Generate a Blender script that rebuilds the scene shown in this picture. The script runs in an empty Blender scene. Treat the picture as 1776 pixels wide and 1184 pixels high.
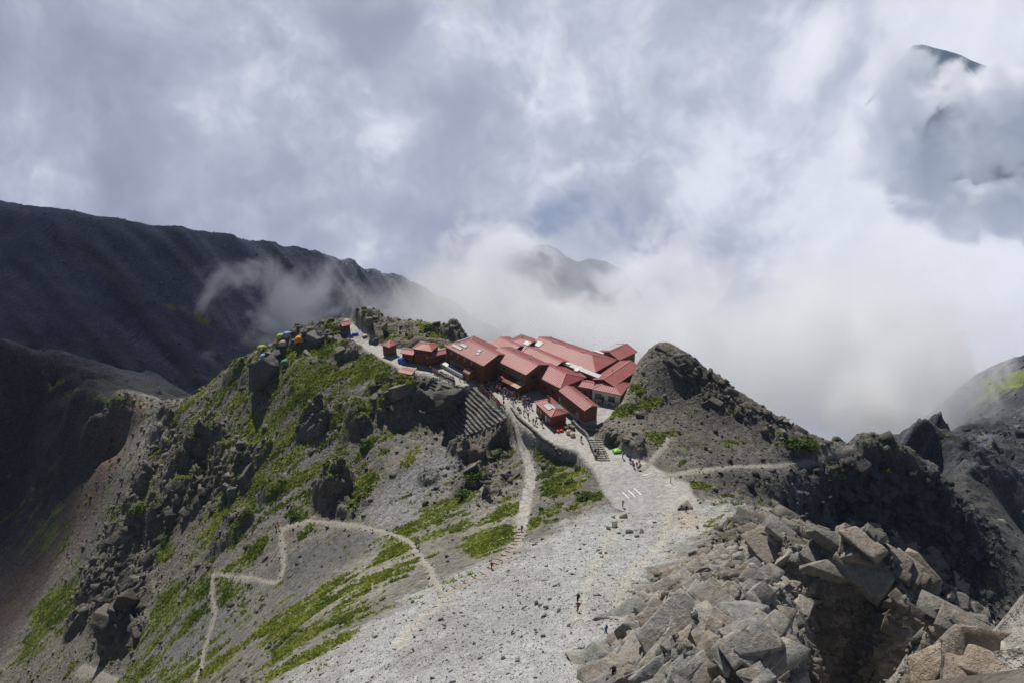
import bpy, bmesh, math, random
import numpy as np
from mathutils import Vector, Matrix
random.seed(7); RNG = np.random.default_rng(7)
scene = bpy.context.scene
COL = scene.collection

# ------------------------------------------------------------------ camera
FPX = 1360.0; PITCH = math.radians(24); CP, SP = math.cos(PITCH), math.sin(PITCH)
cam_d = bpy.data.cameras.new('camera'); cam = bpy.data.objects.new('camera', cam_d); COL.objects.link(cam)
cam_d.sensor_width = 36; cam_d.lens = 36 * FPX / 1776; cam_d.clip_start = 0.2; cam_d.clip_end = 30000
cam.location = (0, 0, 0); cam.rotation_euler = (math.radians(90) - PITCH, 0, 0)
scene.camera = cam

# ------------------------------------------------------------------ render / exposure
scene.view_settings.view_transform = 'Standard'; scene.view_settings.look = 'None'
scene.view_settings.exposure = 0.0; scene.view_settings.gamma = 1.0
scene.render.engine = 'CYCLES'
cy = scene.cycles
cy.use_denoising = True; cy.max_bounces = 26; cy.diffuse_bounces = 1; cy.glossy_bounces = 2
cy.volume_bounces = 24; cy.transparent_max_bounces = 8
cy.volume_step_rate = 1.0; cy.volume_max_steps = 256

# ------------------------------------------------------------------ pixel <-> place helpers (survey of the photograph)
def ray(u, v):
    a = (u - 888) / FPX; b = (592 - v) / FPX
    return np.array([a, CP + b * SP, -SP + b * CP])
def at_z(u, v, z):
    d = ray(u, v); return d * (z / d[2])
def at_y(u, v, y):
    d = ray(u, v); return d * (y / d[1])
def proj(x, y, z):
    dep = y * CP - z * SP; up = y * SP + z * CP
    dep = np.where(dep < 0.5, 0.5, dep) if isinstance(dep, np.ndarray) else max(dep, .5)
    return 888 + FPX * x / dep, 592 - FPX * up / dep

# ------------------------------------------------------------------ sun
SUN_EL = math.radians(50); SUN_AZ = math.radians(-17)     # azimuth from +Y, to the left
sdir = Vector((math.sin(SUN_AZ) * math.cos(SUN_EL), math.cos(SUN_AZ) * math.cos(SUN_EL), math.sin(SUN_EL)))
sun_d = bpy.data.lights.new('sun', 'SUN'); sun_d.energy = 4.9; sun_d.angle = math.radians(0.53); sun_d.color = (1.0, 0.955, 0.88)
sun = bpy.data.objects.new('sun', sun_d); COL.objects.link(sun)
sun.rotation_euler = (-sdir).to_track_quat('-Z', 'Y').to_euler(); sun.location = (0, 300, 400)

# ------------------------------------------------------------------ node helpers
class NT:
    def __init__(s, tree): s.t = tree; s.n = tree.nodes; s.l = tree.links
    def new(s, typ, **kw):
        n = s.n.new(typ)
        for k, v in kw.items(): setattr(n, k, v)
        return n
    def put(s, sock, v):
        if hasattr(v, 'is_linked') or isinstance(v, bpy.types.NodeSocket): s.l.new(v, sock)
        elif v is not None: sock.default_value = v
    def math(s, op, a, b=None, c=None, clamp=False):
        n = s.new('ShaderNodeMath', operation=op, use_clamp=clamp)
        for i, q in enumerate((a, b, c)):
            if q is not None: s.put(n.inputs[i], q)
        return n.outputs[0]
    def vmath(s, op, a, b=None):
        n = s.new('ShaderNodeVectorMath', operation=op)
        s.put(n.inputs[0], a)
        if b is not None: s.put(n.inputs[3] if op == 'SCALE' else n.inputs[1], b)
        return n.outputs['Value'] if op in ('DOT_PRODUCT', 'LENGTH', 'DISTANCE') else n.outputs[0]
    def noise(s, vec, scale, detail=4, rough=.55, dist=0.0, out='Fac'):
        n = s.new('ShaderNodeTexNoise'); s.put(n.inputs['Vector'], vec)
        n.inputs['Scale'].default_value = scale; n.inputs['Detail'].default_value = detail
        n.inputs['Roughness'].default_value = rough; n.inputs['Distortion'].default_value = dist
        return n.outputs[out]
    def voro(s, vec, scale, feature='F1', out='Distance', rnd=1.0):
        n = s.new('ShaderNodeTexVoronoi', feature=feature); s.put(n.inputs['Vector'], vec)
        n.inputs['Scale'].default_value = scale; n.inputs['Randomness'].default_value = rnd
        return n.outputs[out]
    def mapr(s, v, a, b, c=0.0, d=1.0, smooth=True):
        n = s.new('ShaderNodeMapRange', interpolation_type='SMOOTHSTEP' if smooth else 'LINEAR')
        s.put(n.inputs[0], v)
        for i, q in enumerate((a, b, c, d)): s.put(n.inputs[i + 1], q)
        return n.outputs[0]
    def mix(s, f, a, b, mode='MIX'):
        n = s.new('ShaderNodeMix', data_type='RGBA', blend_type=mode)
        s.put(n.inputs[0], f); 
        for i, q in ((6, a), (7, b)):
            if isinstance(q, (tuple, list)): n.inputs[i].default_value = (*q[:3], 1)
            else: s.put(n.inputs[i], q)
        return n.outputs[2]
    def attr(s, name, out='Fac'):
        n = s.new('ShaderNodeAttribute', attribute_name=name); return n.outputs[out]

# ------------------------------------------------------------------ world: daylight sky above, a sea of cloud around and below
world = bpy.data.worlds.new('World'); scene.world = world; world.use_nodes = True
world.cycles.sampling_method = 'MANUAL'; world.cycles.sample_map_resolution = 256
W = NT(world.node_tree); W.n.clear()
wout = W.new('ShaderNodeOutputWorld'); bg = W.new('ShaderNodeBackground'); W.l.new(bg.outputs[0], wout.inputs[0])
SKY_STRENGTH = 0.05
bg.inputs['Strength'].default_value = SKY_STRENGTH
sky = W.new('ShaderNodeTexSky', sky_type='NISHITA'); sky.sun_disc = False
sky.sun_elevation = SUN_EL; sky.sun_rotation = SUN_AZ; sky.altitude = 3100; sky.air_density = 1.0; sky.dust_density = 0.6
tc = W.new('ShaderNodeTexCoord'); D = tc.outputs['Generated']
elev = W.new('ShaderNodeSeparateXYZ'); W.l.new(D, elev.inputs[0]); EZ = elev.outputs[2]; EX = elev.outputs[0]
def blob(u, v, r):                       # a soft patch of the cloud sea, r in degrees
    d = ray(u, v); d = d / np.linalg.norm(d)
    dt = W.vmath('DISTANCE', warp, tuple(d))
    return W.mapr(dt, 0.0, 2 * math.sin(math.radians(r) / 2), 1.0, 0.0)
wn = W.noise(D, 2.6, 1, .5, out='Color')
warp0 = W.vmath('ADD', D, W.vmath('SCALE', W.vmath('SUBTRACT', wn, (.5, .5, .5)), .16))
wn2 = W.noise(D, 9.0, 3, .6, out='Color')
warp = W.vmath('ADD', warp0, W.vmath('SCALE', W.vmath('SUBTRACT', wn2, (.5, .5, .5)), .075))
big = W.noise(warp0, 3.2, 1, .5)                      # broad light and dark of the cloud
mid = W.noise(warp, 7.0, 4, .55)
fine = W.noise(warp, 24.0, 5, .62)
lum = W.math('ADD', W.math('MULTIPLY', big, .26), W.math('MULTIPLY', mid, .25))
lum = W.math('ADD', lum, W.math('MULTIPLY', fine, W.mapr(mid, .35, .7, .08, .42)))
lum = W.math('ADD', lum, .02)
lum = W.math('ADD', lum, W.math('MULTIPLY', EX, .18))   # the cloud opens to the light on the right
lum = W.math('ADD', lum, .045)
for (u, v, r, a) in [
        (430, 200, 5.5, .22), (330, 260, 5, .15), (350, 340, 4, .14), (735, 110, 3.4, .13), (690, 225, 4, .10), (560, 40, 3.2, .12),
        (1390, 95, 3.2, .20), (1330, 120, 5, .05), (1500, 240, 6, .10), (1690, 40, 8, .22), (1640, 330, 7, .14), (1740, 430, 9, .14),
        (1640, 480, 9, .12), (1720, 560, 8, .10), (1260, 250, 9, .06), (700, 300, 7, .06), (1480, 420, 13, .02), (1100, 60, 9, .04), (960, 120, 9, .03), (880, 420, 8, .03), (1090, 60, 6, .04)]:
    lum = W.math('ADD', lum, W.math('MULTIPLY', blob(u, v, r), a))
for (u, v, r, a) in [(120, 250, 14, .06), (560, 200, 7, .04), (950, 560, 13, .07), (1150, 620, 12, .05), (1150, 190, 6, .04), (835, 405, 3.2, .10),
                     (1210, 470, 4, .06), (1540, 620, 4, .07), (370, 370, 5, .03)]:
    lum = W.math('SUBTRACT', lum, W.math('MULTIPLY', blob(u, v, r), a))
cr = W.new('ShaderNodeValToRGB'); W.put(cr.inputs[0], lum)
els = cr.color_ramp.elements
els[0].position = .14; els[0].color = (.24, .25, .31, 1)
els[1].position = .78; els[1].color = (.93, .94, .97, 1)
for p, c_ in ((.26, (.325, .333, .405)), (.36, (.41, .42, .505)), (.46, (.525, .537, .625)), (.60, (.80, .81, .86))):
    e = els.new(p); e.color = (*c_, 1)
cloudcol = cr.outputs[0]
gap = W.math('MULTIPLY', W.math('MAXIMUM', blob(1000, 420, 6.5), blob(1740, 260, 6.0)), W.mapr(W.math('ADD', mid, W.math('MULTIPLY', fine, .4)), .50, .78, 1.0, .15))
gap = W.math('MAXIMUM', W.math('MULTIPLY', gap, 1.0), W.math('MULTIPLY', blob(1140, 195, 5.5), .25))
gap = W.math('MAXIMUM', gap, W.math('MULTIPLY', blob(700, 400, 7), .16))
cloudcol = W.mix(gap, cloudcol, (.19, .245, .38))
cl10 = W.new('ShaderNodeVectorMath', operation='SCALE'); W.l.new(cloudcol, cl10.inputs[0]); cl10.inputs[3].default_value = 1 / SKY_STRENGTH
# clouds thin out overhead into open sky with scattered cumulus
cover = W.mapr(W.math('ADD', EZ, W.math('MULTIPLY', W.math('SUBTRACT', mid, .5), .35)), .0, .16, 1.0, 0.0)
cover = W.math('MAXIMUM', cover, W.mapr(mid, .56, .68, 0.0, .3))
final = W.mix(cover, sky.outputs[0], cl10.outputs[0])
W.l.new(final, bg.inputs['Color'])

# ------------------------------------------------------------------ numpy noise
_perm = RNG.permutation(65536).astype(np.int64)
def _hash(ix, iy, iz=0, seed=0):
    h = _perm[(ix + seed * 131) & 65535]; h = _perm[(h + iy * 7) & 65535]
    if not isinstance(iz, int) or iz: h = _perm[(h + iz * 13) & 65535]
    return h / 65535.0
def vnoise(x, y, seed=0):
    ix = np.floor(x).astype(np.int64); iy = np.floor(y).astype(np.int64); fx = x - ix; fy = y - iy
    fx = fx * fx * fx * (fx * (fx * 6 - 15) + 10); fy = fy * fy * fy * (fy * (fy * 6 - 15) + 10)
    a = _hash(ix, iy, 0, seed); b = _hash(ix + 1, iy, 0, seed); c = _hash(ix, iy + 1, 0, seed); d = _hash(ix + 1, iy + 1, 0, seed)
    return (a + (b - a) * fx + (c - a) * fy + (a - b - c + d) * fx * fy) * 2 - 1
def fbm(x, y, sc, octv=4, gain=.5, seed=0):
    r = 0; a = 1.0; t = 0; f = 1.0 / sc; co, si = .8, .6
    for o in range(octv):
        r = r + a * vnoise(x * f, y * f, seed + o); t += a; a *= gain; f *= 2.03
        x, y = co * x - si * y, si * x + co * y
    return r / t
def ridged(x, y, sc, octv=4, gain=.5, seed=0):
    r = 0; a = 1.0; t = 0; f = 1.0 / sc; co, si = .8, .6
    for o in range(octv):
        r = r + a * (1 - 2 * np.abs(vnoise(x * f, y * f, seed + o))); t += a; a *= gain; f *= 2.03
        x, y = co * x - si * y, si * x + co * y
    return r / t
def cells(x, y, sc, seed=0):
    """cellular noise: F1, F2 and the random value of the nearest cell and its centre offset"""
    x = x / sc; y = y / sc; ix = np.floor(x).astype(np.int64); iy = np.floor(y).astype(np.int64)
    f1 = np.full(x.shape, 9.0); f2 = np.full(x.shape, 9.0); val = np.zeros(x.shape); ox = np.zeros(x.shape); oy = np.zeros(x.shape)
    for dx in (-1, 0, 1):
        for dy in (-1, 0, 1):
            jx = ix + dx; jy = iy + dy
            px = jx + _hash(jx, jy, 0, seed); py = jy + _hash(jx, jy, 0, seed + 1)
            ddx = x - px; ddy = y - py; d = np.sqrt(ddx * ddx + ddy * ddy)
            n = d < f1
            f2 = np.where(n, f1, np.minimum(f2, d)); f1 = np.where(n, d, f1)
            val = np.where(n, _hash(jx, jy, 0, seed + 2), val); ox = np.where(n, ddx, ox); oy = np.where(n, ddy, oy)
    return f1, f2, val, ox, oy
def sstep(a, b, x):
    t = np.clip((x - a) / (b - a), 0, 1); return t * t * (3 - 2 * t)

# ------------------------------------------------------------------ terrain: surveyed points, interpolated
T0 = -100.0                                             # level of the lodge terrace
CT = []                                                 # (x, y, z)
def P(u, v, z): CT.append(tuple(at_z(u, v, z)))
def Q(x, y, z): CT.append((x, y, z))
def PL(pts, n=3, jag=0.0):                              # a crest line: points filled in between
    q = [np.array(at_z(*p)) for p in pts]
    for a, b in zip(q[:-1], q[1:]):
        for k in range(n): CT.append(tuple(a + (b - a) * k / n))
    CT.append(tuple(q[-1]))
# peak under the camera and its flanks
for q in ((0, 0, -2), (0, 14, -24), (0, 28, -46), (0, 42, -62), (-20, 10, -30), (-20, 30, -60), (-40, 20, -70), (-40, 45, -85), (25, 0, -20), (45, 10, -50),
          (-80, 40, -120), (-130, 60, -170), (70, 20, -80), (110, 40, -120), (-200, 80, -230), (180, 80, -180)): Q(*q)
# scree fan
P(1002, 1052, -75); P(900, 1184, -66); P(1050, 1150, -66); P(760, 1030, -90); P(600, 1110, -88); P(430, 1184, -97); P(700, 1184, -75)
P(900, 960, -93); P(1000, 930, -94.5); P(1100, 920, -97.5); P(1150, 960, -91); P(830, 1100, -79.5); P(1090, 1010, -81)
# helipad, terrace
P(1060, 850, -100); P(1120, 860, -100); P(1200, 870, -100); P(1040, 800, -100.5); P(1130, 810, -100); P(1180, 840, -100); P(960, 750, -100.3)
P(870, 700, -100); P(800, 665, -100); P(720, 640, -100); P(660, 605, -99.5); P(610, 580, -98.5); P(590, 570, -98)
Q(0, 205, -100); Q(20, 195, -100); Q(25, 208, -103); Q(-12, 214, -103); Q(8, 218, -107); Q(36, 212, -107)
# below the terrace wall / main slope facing left
P(800, 730, -109); P(850, 770, -109); P(905, 830, -106); P(910, 920, -101); P(960, 860, -103); P(1000, 800, -103.5); P(880, 760, -106.5)
P(760, 690, -105); P(690, 690, -104.8); P(640, 640, -101.6); P(690, 660, -102.4); P(600, 640, -102.8)
P(700, 800, -110.5); P(780, 850, -112); P(800, 950, -103); P(720, 930, -109); P(760, 985, -98.5); P(640, 1020, -103); P(560, 1080, -103)
P(600, 850, -119.5); P(540, 910, -123.5); P(620, 920, -117.3); P(600, 750, -112.5); P(500, 720, -113); P(530, 640, -103.8)
P(480, 920, -128); P(490, 1000, -127); P(370, 1000, -138); P(350, 1150, -139); P(430, 1100, -125); P(470, 1150, -108)
P(400, 850, -133); P(300, 800, -139); P(420, 750, -124.5); P(400, 700, -120.5); P(330, 730, -131.5)
P(250, 900, -153); P(150, 900, -171); P(150, 1000, -176); P(250, 1040, -158); P(200, 1170, -165); P(300, 1130, -148); P(60, 1150, -190); P(20, 1184, -196); P(40, 1020, -196); P(100, 1080, -185)
P(380, 930, -137); P(200, 820, -166)
# crest with tents, saddle on the left
P(560, 578, -98.5); P(610, 550, -95.5); P(650, 558, -96); P(700, 556, -97); P(740, 560, -99); P(800, 575, -103)
P(520, 575, -101); P(490, 592, -104); P(455, 605, -108); P(460, 650, -111); P(430, 618, -112.5); P(380, 650, -119.5); P(350, 678, -128); P(300, 695, -135); P(240, 702, -140.5)
P(200, 706, -141.5); P(130, 690, -144); P(70, 650, -148); P(0, 605, -138)
P(230, 760, -148); P(180, 800, -158); P(120, 850, -172); P(60, 900, -186); P(30, 760, -172); P(0, 850, -188); P(0, 1000, -205); P(100, 760, -163)
# ground falling away behind the crest
for (u, v, z, dy, dz) in ((610, 550, -95.5, 30, -34), (700, 556, -97, 30, -36), (520, 575, -101, 30, -34), (430, 618, -112.5, 30, -32), (350, 678, -128, 28, -30),
                          (240, 702, -140.5, 26, -16), (130, 690, -144, 26, -10), (800, 575, -103, 30, -40)):
    p = at_z(u, v, z); Q(p[0], p[1] + dy, z + dz); Q(p[0], p[1] + dy * 2.4, z + dz * 2.2)
Q(15, 240, -135); Q(15, 290, -210); Q(45, 230, -130); Q(60, 290, -230); Q(0, 420, -420); Q(0, 620, -640); Q(120, 420, -430); Q(60, 1000, -900); Q(300, 1000, -900)
# big ridge on the left
PL([(-200, 312, -116), (0, 367, -133.5), (60, 380, -136), (130, 389, -140), (215, 399, -144), (330, 411, -151), (480, 423, -166), (520, 440, -176), (590, 448, -190), (640, 462, -203), (690, 482, -220), (740, 500, -236), (800, 540, -262), (860, 620, -330)], 4)
for (u, v, z) in ((-200, 300, -112), (-100, 330, -121), (0, 357, -130), (130, 381, -137), (215, 394, -142), (330, 408, -150), (405, 416, -158), (480, 423, -166), (590, 448, -190), (640, 462, -203), (690, 482, -220), (740, 500, -236), (800, 540, -262)):
    p = at_z(u, v, z)                                    # the scree face of the ridge, at its angle of rest
    for s_ in (22, 50, 85, 125): Q(p[0] + .42 * s_, p[1] - .91 * s_, z - .70 * s_)
for (u, v, z) in ((0, 357, -130), (215, 395, -142), (480, 427, -168), (640, 462, -203), (800, 540, -262)):
    p = at_z(u, v, z); Q(p[0] + 35, p[1] + 70, z - 55); Q(p[0] + 60, p[1] + 300, z - 300)
Q(-420, 400, -90); Q(-520, 500, -80); Q(-420, 250, -150); Q(-300, 200, -200)
# rocky hill right of the lodge
P(1150, 592, -87.5); P(1130, 600, -89); P(1110, 640, -97.5); P(1200, 625, -90); P(1270, 675, -94.5); P(1330, 715, -98); P(1390, 748, -101.2); P(1440, 776, -104.2)
P(1180, 690, -97); P(1120, 720, -98.5); P(1060, 740, -98.5); P(1070, 790, -99); P(1150, 770, -99.8); P(1250, 740, -100.2); P(1330, 775, -102); P(1200, 822, -100.5); P(1320, 815, -102.5)
for (u, v, z) in ((1150, 592, -87.5), (1200, 625, -90), (1270, 675, -94.5), (1330, 715, -98), (1390, 748, -101.2), (1440, 776, -104.2), (1520, 772, -105), (1565, 775, -106)):
    p = at_z(u, v, z); Q(p[0] + 12, p[1] + 16, z - 24); Q(p[0] + 40, p[1] + 60, z - 95)
# saddle and knobs to the right, dark flank below
P(1480, 778, -105); P(1520, 772, -105); P(1565, 775, -106.2); P(1600, 800, -111); P(1640, 850, -118); P(1690, 940, -128); P(1740, 1020, -136); P(1776, 1080, -140)
P(1350, 840, -103.8); P(1280, 850, -102); P(1400, 870, -110); P(1480, 880, -117); P(1420, 960, -121); P(1550, 900, -122); P(1600, 1000, -134); P(1680, 1060, -139); P(1560, 1060, -135)
P(1290, 880, -102.5)
P(1640, 812, -146); P(1700, 800, -150); P(1580, 780, -147); P(1776, 820, -160); P(1776, 950, -175)
P(1660, 740, -168); P(1700, 700, -178); P(1690, 655, -190); P(1776, 640, -165); P(1640, 700, -200); P(1776, 740, -165); P(1720, 690, -172)
Q(112, 255, -200); Q(135, 300, -240); Q(185, 360, -265); Q(225, 420, -290); Q(120, 225, -165); Q(300, 350, -160); Q(400, 420, -235); Q(360, 520, -420); Q(220, 480, -430); Q(260, 300, -150); Q(300, 200, -200); Q(200, 120, -190)
# ledge just below the camera, lower right corner
P(1700, 1205, -25); P(1776, 1150, -27); P(1776, 1215, -23.5); P(1640, 1245, -24); P(1730, 1180, -26); Q(15, 28, -48); Q(22, 31, -50); Q(28, 36, -56); Q(10, 20, -36)
# foreground crags lower right
P(1230, 880, -99.5); P(1300, 890, -96.5); P(1350, 890, -94); P(1390, 925, -93); P(1180, 960, -90); P(1150, 1010, -84); P(1250, 960, -87); P(1320, 960, -85)
P(1100, 1050, -76); P(1130, 1090, -68.5); P(1200, 1060, -66); P(1260, 1020, -71); P(1330, 1030, -72); P(1210, 1140, -58); P(1080, 1170, -62.5); P(1300, 1100, -63); P(1330, 1170, -58); P(1400, 1184, -60)
P(1440, 950, -84); P(1520, 940, -78); P(1590, 970, -74); P(1650, 1020, -68); P(1690, 1070, -64)
P(1450, 1050, -88); P(1500, 1120, -93.5); P(1560, 1130, -91.5); P(1620, 1130, -77.5); P(1480, 1184, -98); P(1580, 1184, -93); P(1400, 1080, -85); P(1415, 1150, -88); P(1690, 1150, -69.8); P(1640, 1184, -80); Q(34, 50, -72); Q(40, 52, -76); Q(35, 60, -82); Q(42, 66, -90); Q(46, 58, -82); Q(38, 74, -93); Q(46, 76, -95); Q(30, 44, -64); P(1530, 1230, -99); P(1450, 1230, -98); P(1380, 1000, -86)
CTA = np.array(CT)
def _solve(pts, lam=0.3):
    n = len(pts); d = np.sqrt(((pts[:, None, :2] - pts[None, :, :2]) ** 2).sum(-1)); K = np.sqrt(d * d + 9.0)
    A = np.zeros((n + 3, n + 3)); A[:n, :n] = -K - 0 * np.eye(n) + lam * np.eye(n) * -1 * -1; A[:n, n] = 1; A[:n, n + 1:] = pts[:, :2]; A[n, :n] = 1; A[n + 1:, :n] = pts[:, :2].T
    b = np.zeros(n + 3); b[:n] = pts[:, 2]
    return np.linalg.solve(A, b)
WTS = _solve(CTA)
def base_height(x, y):
    sh = x.shape; x = x.ravel(); y = y.ravel(); out = np.empty(x.size); n = len(CTA)
    for i in range(0, x.size, 20000):
        xs = x[i:i + 20000]; ys = y[i:i + 20000]
        K = np.sqrt((xs[:, None] - CTA[None, :, 0]) ** 2 + (ys[:, None] - CTA[None, :, 1]) ** 2 + 9.0)
        out[i:i + 20000] = -K @ WTS[:n] + WTS[n] + WTS[n + 1] * xs + WTS[n + 2] * ys
    return out.reshape(sh)
def poly_px(pts, z): return np.array([at_z(u, v, z)[:2] for u, v in pts])
def sdist(x, y, poly):
    """signed distance to a polygon in plan, negative inside"""
    d = np.full(x.shape, 1e9); ins = np.zeros(x.shape, bool); n = len(poly)
    for i in range(n):
        ax, ay = poly[i]; bx, by = poly[(i + 1) % n]
        ex, ey = bx - ax, by - ay; t = np.clip(((x - ax) * ex + (y - ay) * ey) / (ex * ex + ey * ey + 1e-9), 0, 1)
        d = np.minimum(d, np.hypot(x - ax - t * ex, y - ay - t * ey))
        c = ((ay > y) != (by > y)) & (x < (bx - ax) * (y - ay) / (by - ay + 1e-12) + ax); ins ^= c
    return np.where(ins, -d, d)
def pdist(x, y, line):
    d = np.full(x.shape, 1e9)
    for (ax, ay), (bx, by) in zip(line[:-1], line[1:]):
        ex, ey = bx - ax, by - ay; t = np.clip(((x - ax) * ex + (y - ay) * ey) / (ex * ex + ey * ey + 1e-9), 0, 1)
        d = np.minimum(d, np.hypot(x - ax - t * ex, y - ay - t * ey))
    return d
TERRACE = poly_px([(588, 574), (606, 590), (640, 610), (672, 628), (700, 645), (745, 650), (790, 668), (812, 672), (842, 676), (866, 702), (880, 716), (905, 742), (950, 768), (1000, 785), (1028, 815),
                   (1046, 850), (1062, 880), (1100, 897), (1160, 893), (1215, 885), (1195, 838), (1165, 826), (1120, 800), (1050, 772), (1018, 748), (1045, 738), (1075, 712), (1112, 645), (1075, 612),
                   (1010, 605), (930, 598), (850, 596), (800, 600), (765, 604), (735, 600), (712, 606), (668, 600), (640, 588), (620, 574), (602, 560)], T0)

# trails (surveyed in the photograph), as plan lines on the base ground
def base_spot(u, v):
    d = ray(u, v); t = np.arange(40, 500, .5); x, y, z = d[0] * t, d[1] * t, d[2] * t
    k = np.argmax(z < base_height(x, y)); return (x[k], y[k])
TRAILS = {
 'ramp': ([(878, 700), (885, 715), (893, 740), (905, 775), (917, 805), (921, 830), (915, 862), (908, 895), (905, 918)], 2.1),
 'steps': ([(905, 918), (893, 948), (858, 984), (820, 1006), (785, 1024), (768, 1036)], 1.6),
 'junction': ([(768, 1036), (752, 1010), (746, 985), (728, 970), (714, 946), (690, 930), (650, 918), (610, 912), (560, 905), (530, 905), (497, 914)], 1.0),
 'zig': ([(487, 917), (490, 950), (492, 985), (480, 1010), (440, 1003), (400, 1000), (372, 997)], .85),
 'zag': ([(368, 997), (366, 1030), (372, 1062), (365, 1092), (353, 1130), (345, 1165), (338, 1182)], .9),
 'saddle': ([(1150, 830), (1200, 819), (1260, 813), (1330, 811), (1400, 804), (1440, 791), (1478, 779)], 1.0),
 'hill': ([(1112, 815), (1135, 795), (1150, 775), (1160, 760)], 1.0),
 'low': ([(140, 1160), (165, 1170), (200, 1183)], 2.2),
}
TRAIL_XY = {k: ([base_spot(u, v) for u, v in p], w) for k, (p, w) in TRAILS.items()}
# edges of the dry-stone terraces (plan)
def _line(px): return [tuple(at_z(u, v, T0)[:2]) for u, v in px]
WALL_A = _line([(822, 668), (838, 680), (852, 694), (866, 708), (880, 722)]); WALL_A_OUT = (-.88, -.47)
WALL_B = _line([(755, 655), (775, 664), (795, 672)]); WALL_B_OUT = (-.8, -.6)
WALL_C = _line([(922, 754), (936, 765), (950, 774)]); WALL_C_OUT = (-.85, -.53)
def wall_cut(z, x, y):
    for ln, ow, n, slope in ((WALL_A, WALL_A_OUT, 12.5, 1.0), (WALL_B, WALL_B_OUT, 5.5, 1.0)):
        a = np.array(ln[0]); b_ = np.array(ln[-1]); d = b_ - a; l_ = np.linalg.norm(d); d = d / l_
        t_ = (x - a[0]) * d[0] + (y - a[1]) * d[1]; nx, ny = -d[1], d[0]
        if nx * ow[0] + ny * ow[1] < 0: nx, ny = -nx, -ny
        o_ = (x - a[0]) * nx + (y - a[1]) * ny
        m = (t_ > -.5) & (t_ < l_ + .5) & (o_ > .2) & (o_ < n * .78)
        z = np.where(m, T0 - .55 - o_ * slope, z)
    return z
# plan grid: fine over the hill, coarser outwards
def axis(segs):
    a = [segs[0][0]]
    for (s, e, h0, h1) in segs:
        x = s
        while x < e - 1e-6:
            h = h0 + (h1 - h0) * (x - s) / (e - s); x = min(e, x + h); a.append(x)
    return np.array(a)
GX = axis([(-900, -420, 24, 8), (-420, -140, 4.0, 1.1), (-140, -90, .9, .6), (-90, 90, .5, .5), (90, 150, .7, 1.0), (150, 260, 1.2, 2.0), (260, 420, 2.5, 6), (420, 900, 10, 30)])
GY = axis([(-60, 8, 5, 2), (8, 30, .45, .5), (30, 50, .6, .5), (50, 110, .42, .42), (110, 200, .46, .52), (200, 260, .55, .8), (260, 420, 1.5, 2.0), (420, 660, 1.7, 3), (660, 1200, 6, 30)])
X, Y = np.meshgrid(GX, GY)
def rough_mask(x, y, u, v):
    """how craggy the ground is (0 smooth scree .. 1 broken rock)"""
    r = np.full(x.shape, .35)
    def el(cu, cv, ru, rv, ang, val):
        nonlocal r
        a = math.radians(ang); du = u - cu; dv = v - cv
        p = (du * math.cos(a) + dv * math.sin(a)) / ru; q = (-du * math.sin(a) + dv * math.cos(a)) / rv
        w = np.exp(-(p * p + q * q) ** 2); r = r + (val - r) * w
    for e in ROUGH: el(*e)
    return r
ROUGH = [(800, 1060, 420, 150, -20, .08), (1050, 960, 170, 120, -30, .06), (560, 980, 120, 60, -25, .10), (720, 860, 110, 60, -35, .18), (480, 830, 40, 130, 25, .12), (1200, 720, 90, 60, 35, .22),
         (370, 1090, 130, 70, -30, .16), (180, 500, 420, 120, 12, .20), (520, 540, 200, 60, 20, .25),
         (300, 800, 130, 100, -40, .8), (390, 820, 60, 50, -40, 1.0), (210, 1000, 60, 110, 15, 1.0), (200, 1080, 50, 40, 0, 1.0), (460, 655, 60, 50, 0, .7), (590, 860, 45, 50, -30, .95), (545, 735, 40, 25, -30, .9),
         (620, 735, 40, 25, -20, .8), (740, 690, 80, 28, 5, .9), (780, 700, 40, 40, 0, .9), (830, 800, 50, 35, 0, .95), (830, 840, 60, 40, 0, .8), (760, 850, 40, 30, 0, .5), (920, 760, 30, 20, 20, .7),
         (540, 580, 60, 22, -10, .9), (640, 555, 60, 14, 5, .9), (720, 575, 50, 18, 15, .6), (790, 580, 40, 12, 15, .9),
         (1200, 640, 70, 40, 40, .48), (1300, 720, 90, 30, 35, .5), (1100, 700, 40, 40, 0, .6), (1060, 770, 40, 22, 10, .8), (1200, 775, 120, 50, 20, .45), (1320, 840, 120, 30, 5, .5),
         (1560, 900, 200, 110, 25, 1.0), (1500, 800, 60, 25, 0, .8), (1350, 950, 120, 70, 30, 1.0), (1550, 1050, 170, 110, 30, 1.0), (1250, 1100, 170, 90, 10, .9), (1640, 760, 60, 50, 0, .8), (1720, 780, 80, 60, 0, .9),
         (90, 660, 170, 45, 15, .9), (60, 800, 130, 140, 20, .8), (30, 980, 90, 90, 20, .5), (90, 1080, 60, 60, 0, .15), (160, 860, 40, 150, 35, .25)]
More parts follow.
